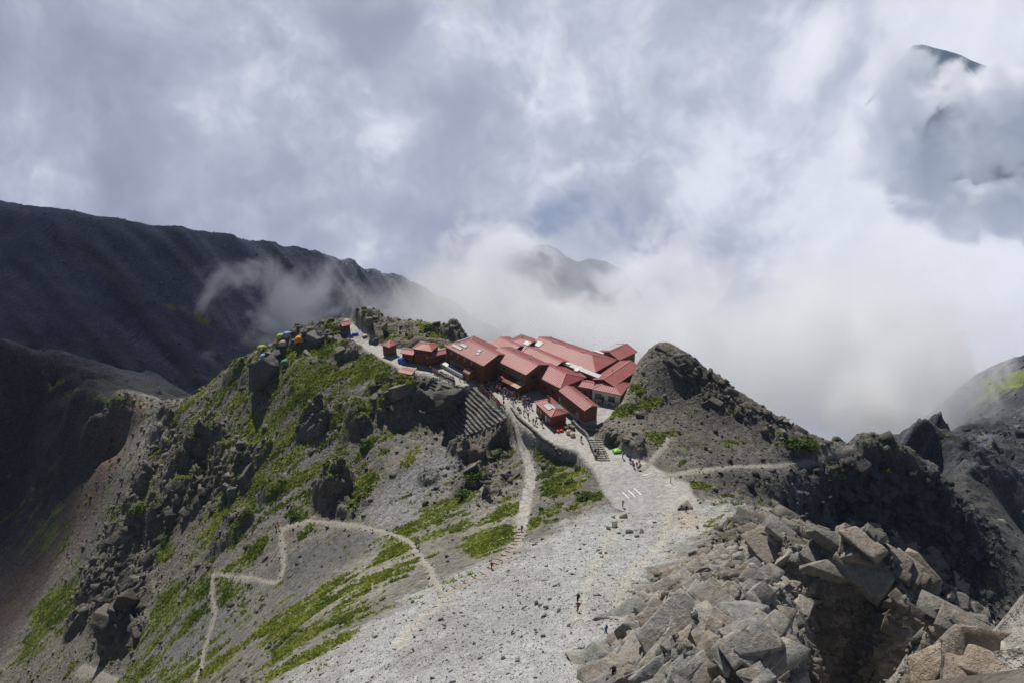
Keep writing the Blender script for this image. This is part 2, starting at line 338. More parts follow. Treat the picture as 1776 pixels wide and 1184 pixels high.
OUTCROPS = [(407, 818, 7, 4.5), (300, 868, 9, 5), (325, 795, 8, 4.5), (542, 733, 4.8, 4), (620, 729, 4, 3.6), (575, 862, 5, 5.5), (403, 650, 4, 3), (681, 702, 6.5, 3.5), (366, 762, 5.5, 3.5), (280, 745, 5, 3.5), (239, 858, 6, 4.5), (165, 776, 7, 4),
  (399, 925, 6, 3.5), (251, 921, 6, 4), (210, 955, 8, 5), (745, 832, 3, 2.2), (813, 845, 4.5, 2.6), (808, 787, 4.5, 4.2), (845, 800, 3.5, 3), (309, 685, 4, 3), (350, 660, 4, 3), (205, 1085, 6, 7), (130, 1085, 4, 5), (455, 790, 3.5, 2.4), (500, 600, 4, 2.2), (600, 612, 4, 2.6), (660, 668, 3, 2.2), (470, 850, 4, 2.5), (160, 1010, 6, 5), (340, 870, 5, 3.5),
  (1200, 655, 5, .9), (1250, 680, 4.5, 1.2), (1310, 720, 4, 1.0), (1060, 765, 3.5, 2), (1095, 780, 3.5, 2), (1520, 790, 6, 2.5)]
OUT_XY = {(u, v): base_spot(u, v) for (u, v, r_, h_) in OUTCROPS}
def full_height(x, y):
    z0 = base_height(x, y)
    u, v = proj(x, y, z0)
    r = rough_mask(x, y, u, v)
    dist = np.sqrt(x * x + y * y)
    far = sstep(260, 420, dist)
    r = np.where(dist < 45, 1.0, r)
    pd = np.full(x.shape, 99.0)
    for k, (ln, w) in TRAIL_XY.items(): pd = np.minimum(pd, pdist(x, y, ln) - w * .5)
    r = r * (.12 + .88 * sstep(.2, 2.0, pd))
    # broad relief: gullies and ribs along the fall line
    z = z0 + fbm(x, y, 22, 4, .5, 3) * (1.2 * r + .25) + far * (ridged(x * .545 + y * .84, (x * .84 - y * .545) * .2, 22, 5, .62, 9) * 3.6 + fbm(x, y, 60, 6, .55, 21) * 4.5)
    if far.max() > 0:
        f1, f2, val, ox, oy = cells(x * .7 + y * .4 + fbm(x, y, 30, 3, .5, 93) * 12, (y * .7 - x * .4) * .6 + fbm(x, y, 30, 3, .5, 95) * 12, 11, 97)
        z = z + far * sstep(-.25, .45, fbm(x, y, 70, 3, .5, 99)) * ((val - .4) * 1.6 + (ox * (val * 7 % 1 - .5) + oy * (val * 13 % 1 - .5)) * 3)
    pk = at_z(1625, 738, -150); dk = np.hypot(x - pk[0], y - pk[1]); z = np.maximum(z, -146 - dk * 1.3 + ridged(x, y, 10, 5, .6, 91) * 5 * sstep(0, 9, dk))
    # ribs and blocks
    wx = x + fbm(x, y, 7, 3, .5, 31) * 2.2; wy = y + fbm(x, y, 7, 3, .5, 37) * 2.2
    rr = sstep(.3, .95, r)
    z = z + rr * (ridged(wx, wy, 13, 5, .55, 41) * 3.0)
    f1, f2, val, ox, oy = cells(wx * .8 + wy * .3, wy * .9 - wx * .3, 8.5, 45)
    z = z + sstep(.7, 1.0, r) * ((val - .4) * 3.4 + (ox * (val * 7 % 1 - .5) + oy * (val * 13 % 1 - .5)) * 4.0)
    f1, f2, val, ox, oy = cells(wx * .9 + wy * .25, wy * .8 - wx * .2, 4.2, 51)
    blk = (val - .35) * 1.7 + (ox * (val * 7 % 1 - .5) + oy * (val * 13 % 1 - .5)) * 3.4 - .7 * (1 - sstep(0.0, .16, f2 - f1))
    z = z + rr * blk
    f1, f2, val, ox, oy = cells(wx, wy, 1.7, 61)
    z = z + sstep(.15, .9, r) * ((val - .4) * .55 + (ox * (val * 7 % 1 - .5) + oy * (val * 13 % 1 - .5)) * 1.2 - .22 * (1 - sstep(0.0, .2, f2 - f1)))
    z = z + (fbm(x, y, 2.2, 4, .6, 71) * (.12 + .3 * r))
    # outcrops standing out of the slope
    wob = 1 + .38 * fbm(x, y, 4.5, 3, .6, 171); crack = ridged(wx, wy, 3.6, 4, .6, 173)
    for (cu, cv, rad, h) in OUTCROPS:
        c = OUT_XY[(cu, cv)]; d = np.hypot((x - c[0]) * .9, y - c[1]) * wob / rad; near = d < 1.25
        if near.any():
            w_ = 1 - sstep(.62, 1.02, d); z = z + w_ * (h * (.72 + .3 * crack) + (c[1] - y) * -.22); r = np.maximum(r, w_)
    # levelled ground
    sd = sdist(x, y, TERRACE)
    lvl = 1 - sstep(-.6, .8, sd)
    flat = T0 + fbm(x, y, 9, 3, .5, 81) * .10 + np.clip(-(y - 150), 0, 20) * .0
    up = sstep(222, 232, y) * 2.0
    z = z * (1 - lvl) + (flat + up) * lvl
    z = wall_cut(z, x, y)
    return z, u, v, r, sd, pd
Z, U, V, R, SD, PD = full_height(X, Y)
# height lookup on the same grid
def ground(x, y):
    x = np.asarray(x, float); y = np.asarray(y, float)
    i = np.clip(np.searchsorted(GX, x) - 1, 0, len(GX) - 2); j = np.clip(np.searchsorted(GY, y) - 1, 0, len(GY) - 2)
    fx = (x - GX[i]) / (GX[i + 1] - GX[i]); fy = (y - GY[j]) / (GY[j + 1] - GY[j])
    return Z[j, i] * (1 - fx) * (1 - fy) + Z[j, i + 1] * fx * (1 - fy) + Z[j + 1, i] * (1 - fx) * fy + Z[j + 1, i + 1] * fx * fy
def spot(u, v, t0=30.0):
    """where the line of sight through a surveyed point of the photograph meets the ground"""
    d = ray(u, v); d = d / np.linalg.norm(d); t = np.arange(t0, 900, .25)
    x, y, z = d[0] * t, d[1] * t, d[2] * t
    g = ground(x, y); k = np.argmax(z < g)
    return Vector((x[k], y[k], g[k])) if z[k] < g[k] else None
print('grid', X.shape)

# ------------------------------------------------------------------ what covers the ground
U, V = proj(X, Y, Z)
def ell(u, v, cu, cv, ru, rv, ang, pw=2):
    a = math.radians(ang); du = u - cu; dv = v - cv
    p = (du * math.cos(a) + dv * math.sin(a)) / ru; q = (-du * math.sin(a) + dv * math.cos(a)) / rv
    return np.exp(-(p * p + q * q) ** pw)
GRASS = [(535, 665, 62, 30, -50, 1), (470, 770, 70, 18, -70, .9), (498, 835, 72, 13, -62, .9), (645, 700, 82, 22, -48, 1.1), (590, 762, 28, 12, -50, .8), (637, 767, 22, 12, -60, 1), (712, 793, 27, 8, -50, .8),
  (556, 812, 30, 10, -35, .8), (625, 850, 42, 16, -50, .75), (515, 893, 18, 14, 0, .9), (870, 783, 20, 18, -30, 1.1), (822, 822, 22, 14, 0, 1.1), (808, 858, 22, 14, -30, .9), (845, 935, 46, 25, -25, 1.1),
  (880, 885, 30, 18, -40, 1), (680, 955, 62, 12, -35, .85), (445, 955, 30, 14, -60, .9), (530, 920, 25, 8, -45, .8), (557, 605, 34, 20, -30, 1.1), (520, 690, 30, 20, -50, .8), (742, 572, 26, 10, 25, .9), (629, 622, 14, 6, -20, .8),
  (395, 665, 62, 12, -55, 1), (415, 624, 18, 8, -30, .8), (412, 690, 20, 10, -60, .8), (341, 752, 12, 9, 0, .9), (304, 737, 12, 10, -40, .9), (422, 786, 20, 12, 0, .9), (240, 882, 46, 18, -45, 1), (192, 890, 22, 12, -60, .8),
  (282, 945, 18, 32, 0, .9), (203, 938, 20, 12, -50, .8), (95, 1065, 62, 28, -50, 1.1), (60, 1110, 50, 20, -50, .8), (285, 1045, 46, 16, -55, 1), (320, 1085, 56, 14, -45, 1), (398, 1035, 36, 10, -50, 1), (520, 1050, 130, 11, -34, 1.1), (690, 930, 40, 9, -40, .7),
  (255, 1160, 42, 12, -40, 1), (560, 1125, 62, 9, -30, 1), (480, 1165, 50, 8, -30, .8), (370, 1155, 42, 12, -40, .9), (540, 1090, 120, 46, -33, .52), (650, 990, 90, 40, -30, .52), (975, 830, 52, 38, 20, .66), (1018, 860, 22, 10, 0, 1), (1008, 815, 26, 14, 30, .9), (940, 800, 18, 14, 0, .8),
  (955, 884, 20, 8, -20, .9), (922, 908, 18, 8, -30, .8), (1205, 843, 28, 7, 5, 1.2), (1096, 706, 15, 8, 0, .9), (1385, 767, 32, 8, 0, 1.1), (1345, 750, 20, 6, 30, .7), (1395, 776, 30, 6, 10, .8), (1740, 662, 70, 18, -15, 1.2), (1700, 690, 40, 20, -20, .8),
  (330, 545, 130, 9, 24, .55), (470, 590, 110, 8, 26, .6), (150, 690, 70, 10, 5, .8), (60, 660, 90, 30, 20, .5), (700, 515, 40, 14, 25, .6), (560, 560, 50, 8, 30, .5), (60, 900, 60, 60, 0, .5), (20, 800, 40, 90, 0, .45),
  (600, 700, 190, 100, -30, .58), (400, 800, 160, 130, -40, .54), (330, 1100, 150, 80, -40, .52), (520, 780, 120, 110, -40, .6), (500, 640, 90, 60, -30, .62), (760, 900, 60, 40, -20, .35), (1480, 850, 60, 30, 20, .45), (1620, 880, 60, 40, 20, .35), (1350, 900, 40, 20, 20, .45), (1130, 760, 30, 20, 0, .4), (700, 660, 26, 18, -40, .9), (780, 680, 20, 8, 0, .6), (1120, 690, 20, 14, 30, .5), (1070, 720, 18, 10, 0, .5)]
def streak(x, y, ang, sa, sb, seed, octv=3):
    a = math.radians(ang); return fbm((x * math.cos(a) + y * math.sin(a)) / sa, (-x * math.sin(a) + y * math.cos(a)) / sb, 1.0, octv, .55, seed)
g = np.zeros(X.shape)
for e in GRASS: g = np.maximum(g, ell(U, V, *e[:5]) * e[5])
st = streak(X, Y, 20, 13, 1.7, 101, 5)
st2 = fbm(X, Y, 5, 4, .6, 107)
GR = g * .74 + st * .85 + st2 * .42 + fbm(X, Y, 1.3, 2, .5, 103) * .30 + .12 * (g > .2) - .0
GR = GR * (1 - .9 * (1 - sstep(-.5, .6, SD)) ) * sstep(-.2, .5, PD)
gy_, gx_ = np.gradient(Z, GY, GX); SLOPE = np.sqrt(gx_ ** 2 + gy_ ** 2)
DIST = np.sqrt(X * X + Y * Y)
GR = GR - sstep(1.0, 1.8, SLOPE) * .5 - np.clip(1.2 - sdist(U, V, np.array([(560, 1200), (700, 1075), (880, 985), (1060, 890), (1215, 882), (1165, 960), (1060, 1110), (1000, 1200)], float)) / 20, 0, 1) * .4 * (Y < 160) - sstep(290, 340, DIST) * .20
GRM = sstep(.40, .58, GR)
# ground colours
def mixc(c, w, col): return c + (np.array(col) - c) * w[..., None]
DIST = np.sqrt(X * X + Y * Y)
C = np.zeros(X.shape + (3,)) + np.array((.165, .155, .135))
n1 = fbm(X, Y, 6, 4, .6, 111); n2 = fbm(X, Y, 17, 3, .5, 113); n3 = streak(X, Y, 20, 8, 1.6, 117, 4)
C = mixc(C, np.clip(.5 + n1 * .9, 0, 1), (.125, .118, .105))
C = mixc(C, sstep(.0, .5, n3) * .6, (.21, .195, .16))
def lay(cu, cv, ru, rv, ang, col, a=1.0, pw=2):
    global C; C = mixc(C, np.clip(ell(U, V, cu, cv, ru, rv, ang, pw) * (1 + n1 * .5) * a, 0, 1), col)
lay(720, 850, 110, 42, -38, (.205, .205, .205)); lay(560, 975, 95, 45, -25, (.105, .105, .105)); lay(500, 830, 26, 110, 28, (.185, .18, .17), .8); lay(600, 720, 18, 110, 32, (.2, .195, .185), .8)
lay(350, 1090, 130, 50, -35, (.15, .15, .15), .7); lay(1230, 730, 120, 70, 35, (.105, .098, .088), .9); lay(1330, 800, 120, 34, 5, (.115, .11, .1), .8); lay(1330, 838, 110, 22, 6, (.06, .058, .055), .9)
lay(720, 590, 60, 22, 20, (.2, .185, .15), .7); lay(640, 1000, 130, 40, -30, (.25, .235, .195), .8); lay(860, 900, 60, 60, -30, (.25, .235, .2), .8)
lay(1080, 700, 40, 50, 20, (.24, .215, .17), .6); lay(1400, 860, 40, 24, 30, (.3, .31, .32), .7); lay(1450, 778, 60, 8, 0, (.32, .32, .31), .9); lay(1650, 806, 45, 5, 0, (.36, .38, .4), 1); lay(1590, 860, 20, 60, -40, (.3, .31, .33), .5)
fan = poly_px([(440, 1184), (620, 1085), (690, 1050), (770, 1010), (850, 985), (915, 950), (985, 905), (1062, 878), (1100, 895), (1160, 893), (1215, 884), (1290, 866), (1300, 885), (1240, 915), (1165, 960), (1110, 1010), (1060, 1110), (1000, 1184), (900, 1300), (300, 1300)], -88)
fsd = sdist(X, Y, poly_px([(0, 0)], -88) if False else fan) + n1 * 4.0 + n3 * 3
fanpx = np.zeros(X.shape)
FANPOLY = np.array([(430, 1200), (620, 1088), (690, 1052), (770, 1012), (850, 985), (915, 950), (985, 905), (1055, 878), (1100, 893), (1215, 882), (1290, 866), (1305, 885), (1240, 915), (1165, 960), (1110, 1010), (1060, 1110), (1000, 1200)], float)
fsd = sdist(U, V, FANPOLY) + n1 * 22 + n3 * 16
FANM = (1 - sstep(-14, 14, fsd)) * (Y < 160) * (Y > 35)
C = mixc(C, FANM, (.345, .345, .34)); 
C = mixc(C, FANM * sstep(.0, .5, n1 + n2 * .8) * .6, (.27, .262, .25)); C = mixc(C, FANM * sstep(.1, .5, streak(X, Y, 62, 16, 2.4, 119, 4)) * .5, (.30, .29, .27))
C = mixc(C, FANM * ell(U, V, 830, 1080, 150, 60, -25) * .45, (.22, .215, .205))
for ln in ([(1000, 1075), (1012, 1030), (1035, 980), (1060, 930), (1085, 890)], [(770, 1040), (735, 1068), (706, 1095), (690, 1120)], [(1060, 1080), (1075, 1030), (1100, 985), (1150, 935), (1160, 890)]):
    d = pdist(U, V, ln); C = mixc(C, (1 - sstep(3, 10, d + n1 * 8)) * .6 * (Y < 160), (.40, .375, .32))
lay(1190, 905, 30, 20, 0, (.36, .32, .25), .7)
terr = 1 - sstep(-.8, .5, SD + n1 * .8)
C = mixc(C, terr, (.39, .375, .345)); C = mixc(C, terr * sstep(0, .5, n2) * .5, (.44, .42, .38)); C = mixc(C, terr * ell(U, V, 1090, 850, 70, 40, 20) * .6, (.30, .30, .295))
path_m = 1 - sstep(-.2, .7, PD + n1 * .5)
C = mixc(C, path_m * .85, (.33, .305, .26))
# left: reddish gully, ochre saddle, slopes with their shade put into the colour
strip = pdist(U, V, [(215, 712), (190, 780), (130, 880), (60, 980), (0, 1060)])
C = mixc(C, (1 - sstep(10, 45, strip + n1 * 25)) * (DIST < 330) * .85, (.165, .115, .095)); lay(222, 702, 30, 9, 0, (.42, .32, .21), 1)
lay(250, 770, 18, 60, 38, (.26, .25, .235), .7)
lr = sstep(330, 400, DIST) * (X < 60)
C = mixc(C, lr, (.085, .097, .138)); C = mixc(C, lr * sstep(.05, .5, streak(X, Y, -33, 60, 7, 131, 5)) * .7, (.21, .22, .26)); C = mixc(C, lr * sstep(.1, .5, streak(X, Y, -33, 70, 9, 137, 5)) * .8, (.05, .054, .056))  # blue of cloud shade and haze is put into the ridge's base colour
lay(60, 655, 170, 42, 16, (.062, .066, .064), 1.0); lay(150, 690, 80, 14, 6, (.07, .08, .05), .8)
lspur_shade = ell(U, V, 20, 800, 150, 190, 25) * (X < -60)
C = mixc(C, lspur_shade * .9, (.038, .04, .04))  # near-black shade of the left valley painted into the ground colour
flank_shade = ell(U, V, 1580, 950, 240, 160, 25, 3) * (Y > 118) * (X > 40)
C = mixc(C, flank_shade * .95, (.042, .045, .05)); C = mixc(C, flank_shade * sstep(.2, .55, streak(X, Y, 70, 9, 2.0, 141, 4)) * .55, (.17, .18, .195))  # flank colour darkened to stand in for deep shade, then pale rock streaks
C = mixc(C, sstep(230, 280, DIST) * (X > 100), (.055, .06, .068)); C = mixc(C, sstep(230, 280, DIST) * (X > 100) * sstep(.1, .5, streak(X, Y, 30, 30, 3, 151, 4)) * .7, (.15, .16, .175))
C = mixc(C, (DIST < 118) * (X > 12) * (1 - FANM) * sstep(.2, .7, R), (.28, .265, .24)); C = mixc(C, (DIST < 118) * (X > 12) * (1 - FANM) * sstep(.0, .5, n1) * .6, (.185, .175, .16))
keep = np.clip(np.maximum(np.maximum(FANM, terr), path_m), 0, 1)[..., None]; near_ = (DIST < 118) * (X > 12); C = C * (keep + (1 - keep) * np.where(near_, 1.0, .93)[..., None])
C = np.clip(C * (1 + fbm(X, Y, .9, 3, .6, 161)[..., None] * .28), .015, .9)

def mesh_np(name, verts, faces, mat=None, smooth=False):
    me = bpy.data.meshes.new(name); k = faces.shape[1]
    me.vertices.add(len(verts)); me.vertices.foreach_set('co', np.ascontiguousarray(verts, dtype=np.float32).ravel())
    me.loops.add(faces.size); me.loops.foreach_set('vertex_index', np.ascontiguousarray(faces, dtype=np.int32).ravel())
    me.polygons.add(len(faces)); me.polygons.foreach_set('loop_start', np.arange(0, faces.size, k, dtype=np.int32))
    if smooth: me.polygons.foreach_set('use_smooth', np.ones(len(faces), bool))
    me.update(calc_edges=True)
    if mat: me.materials.append(mat)
    return me
def add_attr(me, name, arr, typ='FLOAT', dom='POINT'):
    a = me.attributes.new(name, typ, dom)
    if typ == 'FLOAT': a.data.foreach_set('value', np.ascontiguousarray(arr, dtype=np.float32).ravel())
    else:
        c4 = np.ones((len(arr), 4), np.float32); c4[:, :3] = arr; a.data.foreach_set('color', c4.ravel())
def mat_new(name):
    m = bpy.data.materials.new(name); m.use_nodes = True; t = NT(m.node_tree); b = t.n['Principled BSDF']; b.inputs['Roughness'].default_value = .9
    b.inputs['Specular IOR Level'].default_value = .2
    return m, t, b
# terrain material: colour of the place by attribute; stone grain, cracks, tufts by texture
M_TERR, t, b = mat_new('mountain_ground')
geo = t.new('ShaderNodeNewGeometry'); PO = geo.outputs['Position']
col = t.attr('ground', 'Color'); gr = t.attr('grass'); rk = t.attr('rock')
vn1 = t.new('ShaderNodeTexVoronoi'); t.l.new(PO, vn1.inputs['Vector']); vn1.inputs['Scale'].default_value = 1.3; v1 = vn1.outputs['Color']
vn2 = t.new('ShaderNodeTexVoronoi'); t.l.new(PO, vn2.inputs['Vector']); vn2.inputs['Scale'].default_value = 3.1; v2 = vn2.outputs['Color']
s1 = t.new('ShaderNodeSeparateColor'); t.l.new(v1, s1.inputs[0]); s2 = t.new('ShaderNodeSeparateColor'); t.l.new(v2, s2.inputs[0])
nz = t.noise(PO, .7, 5, .72); nf = t.noise(PO, 6.0, 1, .65)
val = t.math('ADD', t.math('MULTIPLY', s1.outputs[0], .42), t.math('MULTIPLY', s2.outputs[0], .62))
val = t.math('ADD', val, t.math('MULTIPLY', nz, .9)); val = t.math('ADD', val, t.math('MULTIPLY', nf, .35)); val = t.math('SUBTRACT', val, 1.12)
val = t.math('ADD', t.math('MULTIPLY', val, t.attr('grain')), 1.0)
colv = t.vmath('SCALE', col, val)
# lichen and warm staining on rock
warm = t.mix(t.math('MULTIPLY', t.mapr(t.noise(PO, .23, 2, .6), .48, .66), t.math('MULTIPLY', rk, .55)), colv, t.vmath('MULTIPLY', colv, (1.22, .98, .78)))
gfac = t.mapr(t.math('ADD', gr, t.math('MULTIPLY', t.math('SUBTRACT', t.noise(PO, 1.3, 3, .75), .5), 1.5)), .34, .74)
gcol = t.mix(t.noise(PO, .16, 2, .6), (.095, .13, .032), (.225, .26, .07))
gcol = t.vmath('SCALE', gcol, t.math('ADD', t.math('MULTIPLY', vn2.outputs['Distance'], 1.1), .35))
base = t.mix(gfac, warm, gcol)
t.l.new(base, b.inputs['Base Color'])
hgt = t.math('SUBTRACT', t.math('MULTIPLY', nz, t.math('ADD', t.math('MULTIPLY', rk, 1.5), .9)), t.math('MULTIPLY', vn1.outputs['Distance'], .30))
hgt = t.math('SUBTRACT', hgt, t.math('MULTIPLY', vn2.outputs['Distance'], .14))
bp = t.new('ShaderNodeBump'); bp.inputs['Strength'].default_value = .75; bp.inputs['Distance'].default_value = .55; t.l.new(hgt, bp.inputs['Height']); t.l.new(bp.outputs[0], b.inputs['Normal'])
idx = np.arange(X.size).reshape(X.shape)
FQ = np.stack([idx[:-1, :-1], idx[:-1, 1:], idx[1:, 1:], idx[1:, :-1]], -1).reshape(-1, 4)
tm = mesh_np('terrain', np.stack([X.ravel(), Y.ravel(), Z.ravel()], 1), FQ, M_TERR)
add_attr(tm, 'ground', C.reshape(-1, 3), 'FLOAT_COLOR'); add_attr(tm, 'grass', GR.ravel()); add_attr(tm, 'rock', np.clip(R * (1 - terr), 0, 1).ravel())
add_attr(tm, 'grain', (1 - .72 * np.maximum(terr, path_m * .8)) * (1 - .62 * FANM))
terrain = bpy.data.objects.new('terrain', tm); COL.objects.link(terrain); terrain['kind'] = 'structure'

# ------------------------------------------------------------------ stones
def rock_proto(seed, npts=14, flat=1.0, detail=0, rough=.0):
    r = np.random.default_rng(seed); bm = bmesh.new()
    # block cut by random planes: points on a squashed box, so that faces stay broad and edges sharp
    pts = []
    for k in range(npts):
        p = r.uniform(-1, 1, 3); ax = r.integers(0, 3); p[ax] = math.copysign(1, p[ax]) * r.uniform(.8, 1.0); pts.append(p * np.array([1.0, r.uniform(.7, .95), r.uniform(.6, .9) * flat]))
    for p in pts: bm.verts.new(p)
    res = bmesh.ops.convex_hull(bm, input=bm.verts); 
    bmesh.ops.delete(bm, geom=[v for v in bm.verts if not v.link_faces], context='VERTS')
    bmesh.ops.dissolve_limit(bm, angle_limit=math.radians(14), verts=bm.verts, edges=bm.edges)
    bmesh.ops.triangulate(bm, faces=bm.faces)
    if detail:
        bmesh.ops.bevel(bm, geom=list(bm.edges), offset=.02, segments=1, affect='EDGES')
        bmesh.ops.triangulate(bm, faces=bm.faces)
        bmesh.ops.subdivide_edges(bm, edges=list(bm.edges), cuts=detail, use_grid_fill=True)
        bmesh.ops.triangulate(bm, faces=bm.faces)
        from mathutils import noise as mn
        off = Vector(r.uniform(0, 99, 3))
        for v in bm.verts:
            n = v.co.normalized(); d = mn.fractal(v.co * 2.3 + off, .9, 2.1, 4) * .06 - max(0, .10 - abs(mn.noise(v.co * 1.7 + off))) * .6 - max(0, .10 - abs(mn.noise(v.co * 3.1 + off * 2))) * .3
            v.co += n * d * rough
    bm.normal_update(); vs = np.array([v.co[:] for v in bm.verts]); fs = np.array([[v.index for v in f.verts] for f in bm.faces]) if False else None
    bm.verts.index_update(); fs = np.array([[v.index for v in f.verts] for f in bm.faces]); bm.free()
    return vs, fs
def block_proto(seed, detail=2, rough=.5):
    """an angular joint-bounded block: a skewed box with knocked-off corners"""
    r = np.random.default_rng(seed); bm = bmesh.new(); sh = r.normal(0, .22, (3, 3)); np.fill_diagonal(sh, 0)
    for sx in (-1, 1):
        for sy in (-1, 1):
            for sz in (-1, 1):
                p = np.array([sx, sy, sz], float) * r.uniform(.82, 1.08, 3); p = p + sh @ p
                if r.uniform() < .4:
                    for ax in range(3): q = p.copy(); q[ax] *= r.uniform(.45, .8); bm.verts.new(q)
                else: bm.verts.new(p)
    bmesh.ops.convex_hull(bm, input=bm.verts); bmesh.ops.delete(bm, geom=[v for v in bm.verts if not v.link_faces], context='VERTS')
    bmesh.ops.dissolve_limit(bm, angle_limit=math.radians(6), verts=bm.verts, edges=bm.edges); bmesh.ops.bevel(bm, geom=list(bm.edges), offset=.03, segments=1, affect='EDGES')
    bmesh.ops.triangulate(bm, faces=bm.faces); bmesh.ops.subdivide_edges(bm, edges=[e for e in bm.edges if e.calc_length() > (.35 if detail > 1 else .6)], cuts=detail, use_grid_fill=True); bmesh.ops.triangulate(bm, faces=bm.faces)
    if detail > 1: bmesh.ops.subdivide_edges(bm, edges=[e for e in bm.edges if e.calc_length() > .3], cuts=1, use_grid_fill=True); bmesh.ops.triangulate(bm, faces=bm.faces)
    from mathutils import noise as mn
    off = Vector(r.uniform(0, 99, 3)); ly = Vector(r.normal(0, .25, 3)) + Vector((0, 0, 1))
    for v in bm.verts:
        n = v.co.normalized(); st_ = math.floor(v.co.dot(ly) * 3.2 + mn.noise(v.co * 1.4 + off) * .7); d = mn.noise(Vector((st_ * 7.3, 0, 0)) + off) * .09 + mn.fractal(v.co * 2.6 + off, .9, 2.1, 4) * .045 - max(0, .08 - abs(mn.noise(v.co * 1.6 + off))) * .8
        v.co += n * d * rough
    bm.verts.index_update(); vs = np.array([v.co[:] for v in bm.verts]); fs = np.array([[v.index for v in f.verts] for f in bm.faces]); bm.free(); return vs, fs
PROTO = [rock_proto(100 + i, 12 + i % 5) for i in range(16)]
SMALL = [rock_proto(300 + i, 6) for i in range(10)]
def rotmats(n, tilt=1.0, rng=RNG):
    a = rng.uniform(0, 2 * np.pi, n); b = rng.normal(0, .5 * tilt, n); c = rng.normal(0, .5 * tilt, n)
    ca, sa, cb, sb, cc, sc = np.cos(a), np.sin(a), np.cos(b), np.sin(b), np.cos(c), np.sin(c)
    Rz = np.zeros((n, 3, 3)); Rz[:, 0, 0] = ca; Rz[:, 0, 1] = -sa; Rz[:, 1, 0] = sa; Rz[:, 1, 1] = ca; Rz[:, 2, 2] = 1
    Rx = np.zeros((n, 3, 3)); Rx[:, 0, 0] = 1; Rx[:, 1, 1] = cb; Rx[:, 1, 2] = -sb; Rx[:, 2, 1] = sb; Rx[:, 2, 2] = cb
    Ry = np.zeros((n, 3, 3)); Ry[:, 1, 1] = 1; Ry[:, 0, 0] = cc; Ry[:, 0, 2] = sc; Ry[:, 2, 0] = -sc; Ry[:, 2, 2] = cc
    return Rx @ Ry @ Rz
def scatter_mesh(name, pos, size, protos, colors, mat, tilt=1.0, stretch=.35, attr='ground'):
    n = len(pos); which = RNG.integers(0, len(protos), n); Rm = rotmats(n, tilt)
    scl = size[:, None] * RNG.uniform(1 - stretch, 1 + stretch, (n, 3)); V_, F_, C_ = [], [], []; off = 0
    for k, (pv, pf) in enumerate(protos):
        s = np.where(which == k)[0]
        if not len(s): continue
        v = np.einsum('nij,nvj->nvi', Rm[s], pv[None] * scl[s][:, None, :]) + pos[s][:, None, :]
        f = pf[None] + (off + np.arange(len(s)) * len(pv))[:, None, None]
        V_.append(v.reshape(-1, 3)); F_.append(f.reshape(-1, 3)); C_.append(np.repeat(colors[s], len(pv), 0)); off += len(s) * len(pv)
    me = mesh_np(name, np.concatenate(V_), np.concatenate(F_), mat); add_attr(me, attr, np.concatenate(C_), 'FLOAT_COLOR')
    o = bpy.data.objects.new(name, me); COL.objects.link(o); return o
M_ROCK, t, b = mat_new('mountain_rock')
geo = t.new('ShaderNodeNewGeometry'); PO = geo.outputs['Position']
nz = t.noise(PO, 1.3, 6, .74); nb = t.noise(PO, .5, 2, .5)
ck = t.mapr(t.voro(t.vmath('ADD', PO, t.vmath('SCALE', t.noise(PO, 1.2, 2, .6, out='Color'), .9)), .75, 'DISTANCE_TO_EDGE'), .0, .022, .62, 1.0)
c0 = t.vmath('SCALE', t.attr('ground', 'Color'), t.math('MULTIPLY', t.math('ADD', t.math('MULTIPLY', nz, 1.7), .15), ck))
lich = t.mapr(t.noise(PO, 2.2, 3, .7), .55, .68, 0, .30)
c0 = t.mix(lich, c0, t.vmath('MULTIPLY', c0, (1.45, 1.38, 1.15)))
c0 = t.mix(t.mapr(nb, .5, .62, 0, .5), c0, t.vmath('MULTIPLY', c0, (1.12, .99, .86)))
t.l.new(c0, b.inputs['Base Color'])
bp = t.new('ShaderNodeBump'); bp.inputs['Strength'].default_value = .9; bp.inputs['Distance'].default_value = .45
t.l.new(nz, bp.inputs['Height']); t.l.new(bp.outputs[0], b.inputs['Normal'])
M_STONE, t, b = mat_new('scree_stone'); t.l.new(t.attr('ground', 'Color'), b.inputs['Base Color'])

def grid_at(A, x, y):
    i = np.clip(np.searchsorted(GX, x) - 1, 0, len(GX) - 2); j = np.clip(np.searchsorted(GY, y) - 1, 0, len(GY) - 2)
    return A[j, i]
def sample(n, wfun, x0, x1, y0, y1, rng=RNG):
    out = []; m = 0
    while m < n:
        x = rng.uniform(x0, x1, 60000); y = rng.uniform(y0, y1, 60000); w = wfun(x, y); k = rng.uniform(0, 1, 60000) < w
        out.append(np.stack([x[k], y[k]], 1)); m += k.sum()
    return np.concatenate(out)[:n]
UF, VF = U, V
def open_ground(x, y): return (grid_at(SD, x, y) > .9) * (grid_at(PD, x, y) > .5)
def inview(x, y): 
    u = grid_at(UF, x, y); v = grid_at(VF, x, y); return (u > -60) & (u < 1830) & (v < 1240)
# loose stones of the scree fan
p = sample(42000, lambda x, y: grid_at(FANM, x, y) * inview(x, y) * (grid_at(PD, x, y) > .3) * np.clip(70 / y, .3, 1), -60, 60, 45, 150)
sz = RNG.pareto(2.5, len(p)) * .032 + .045; sz = np.clip(sz, 0, .5)
zc = ground(p[:, 0], p[:, 1]); colr = grid_at(C, p[:, 0], p[:, 1]) * RNG.uniform(.78, 1.12, len(p))[:, None]
o = scatter_mesh('scree_stones', np.column_stack([p, zc + sz * .25]), sz, SMALL, np.clip(colr, .03, .8), M_STONE, 1.0); o['kind'] = 'stuff'
o['label'] = 'loose pale grey stones strewn over the scree fan'; o['category'] = 'stones'
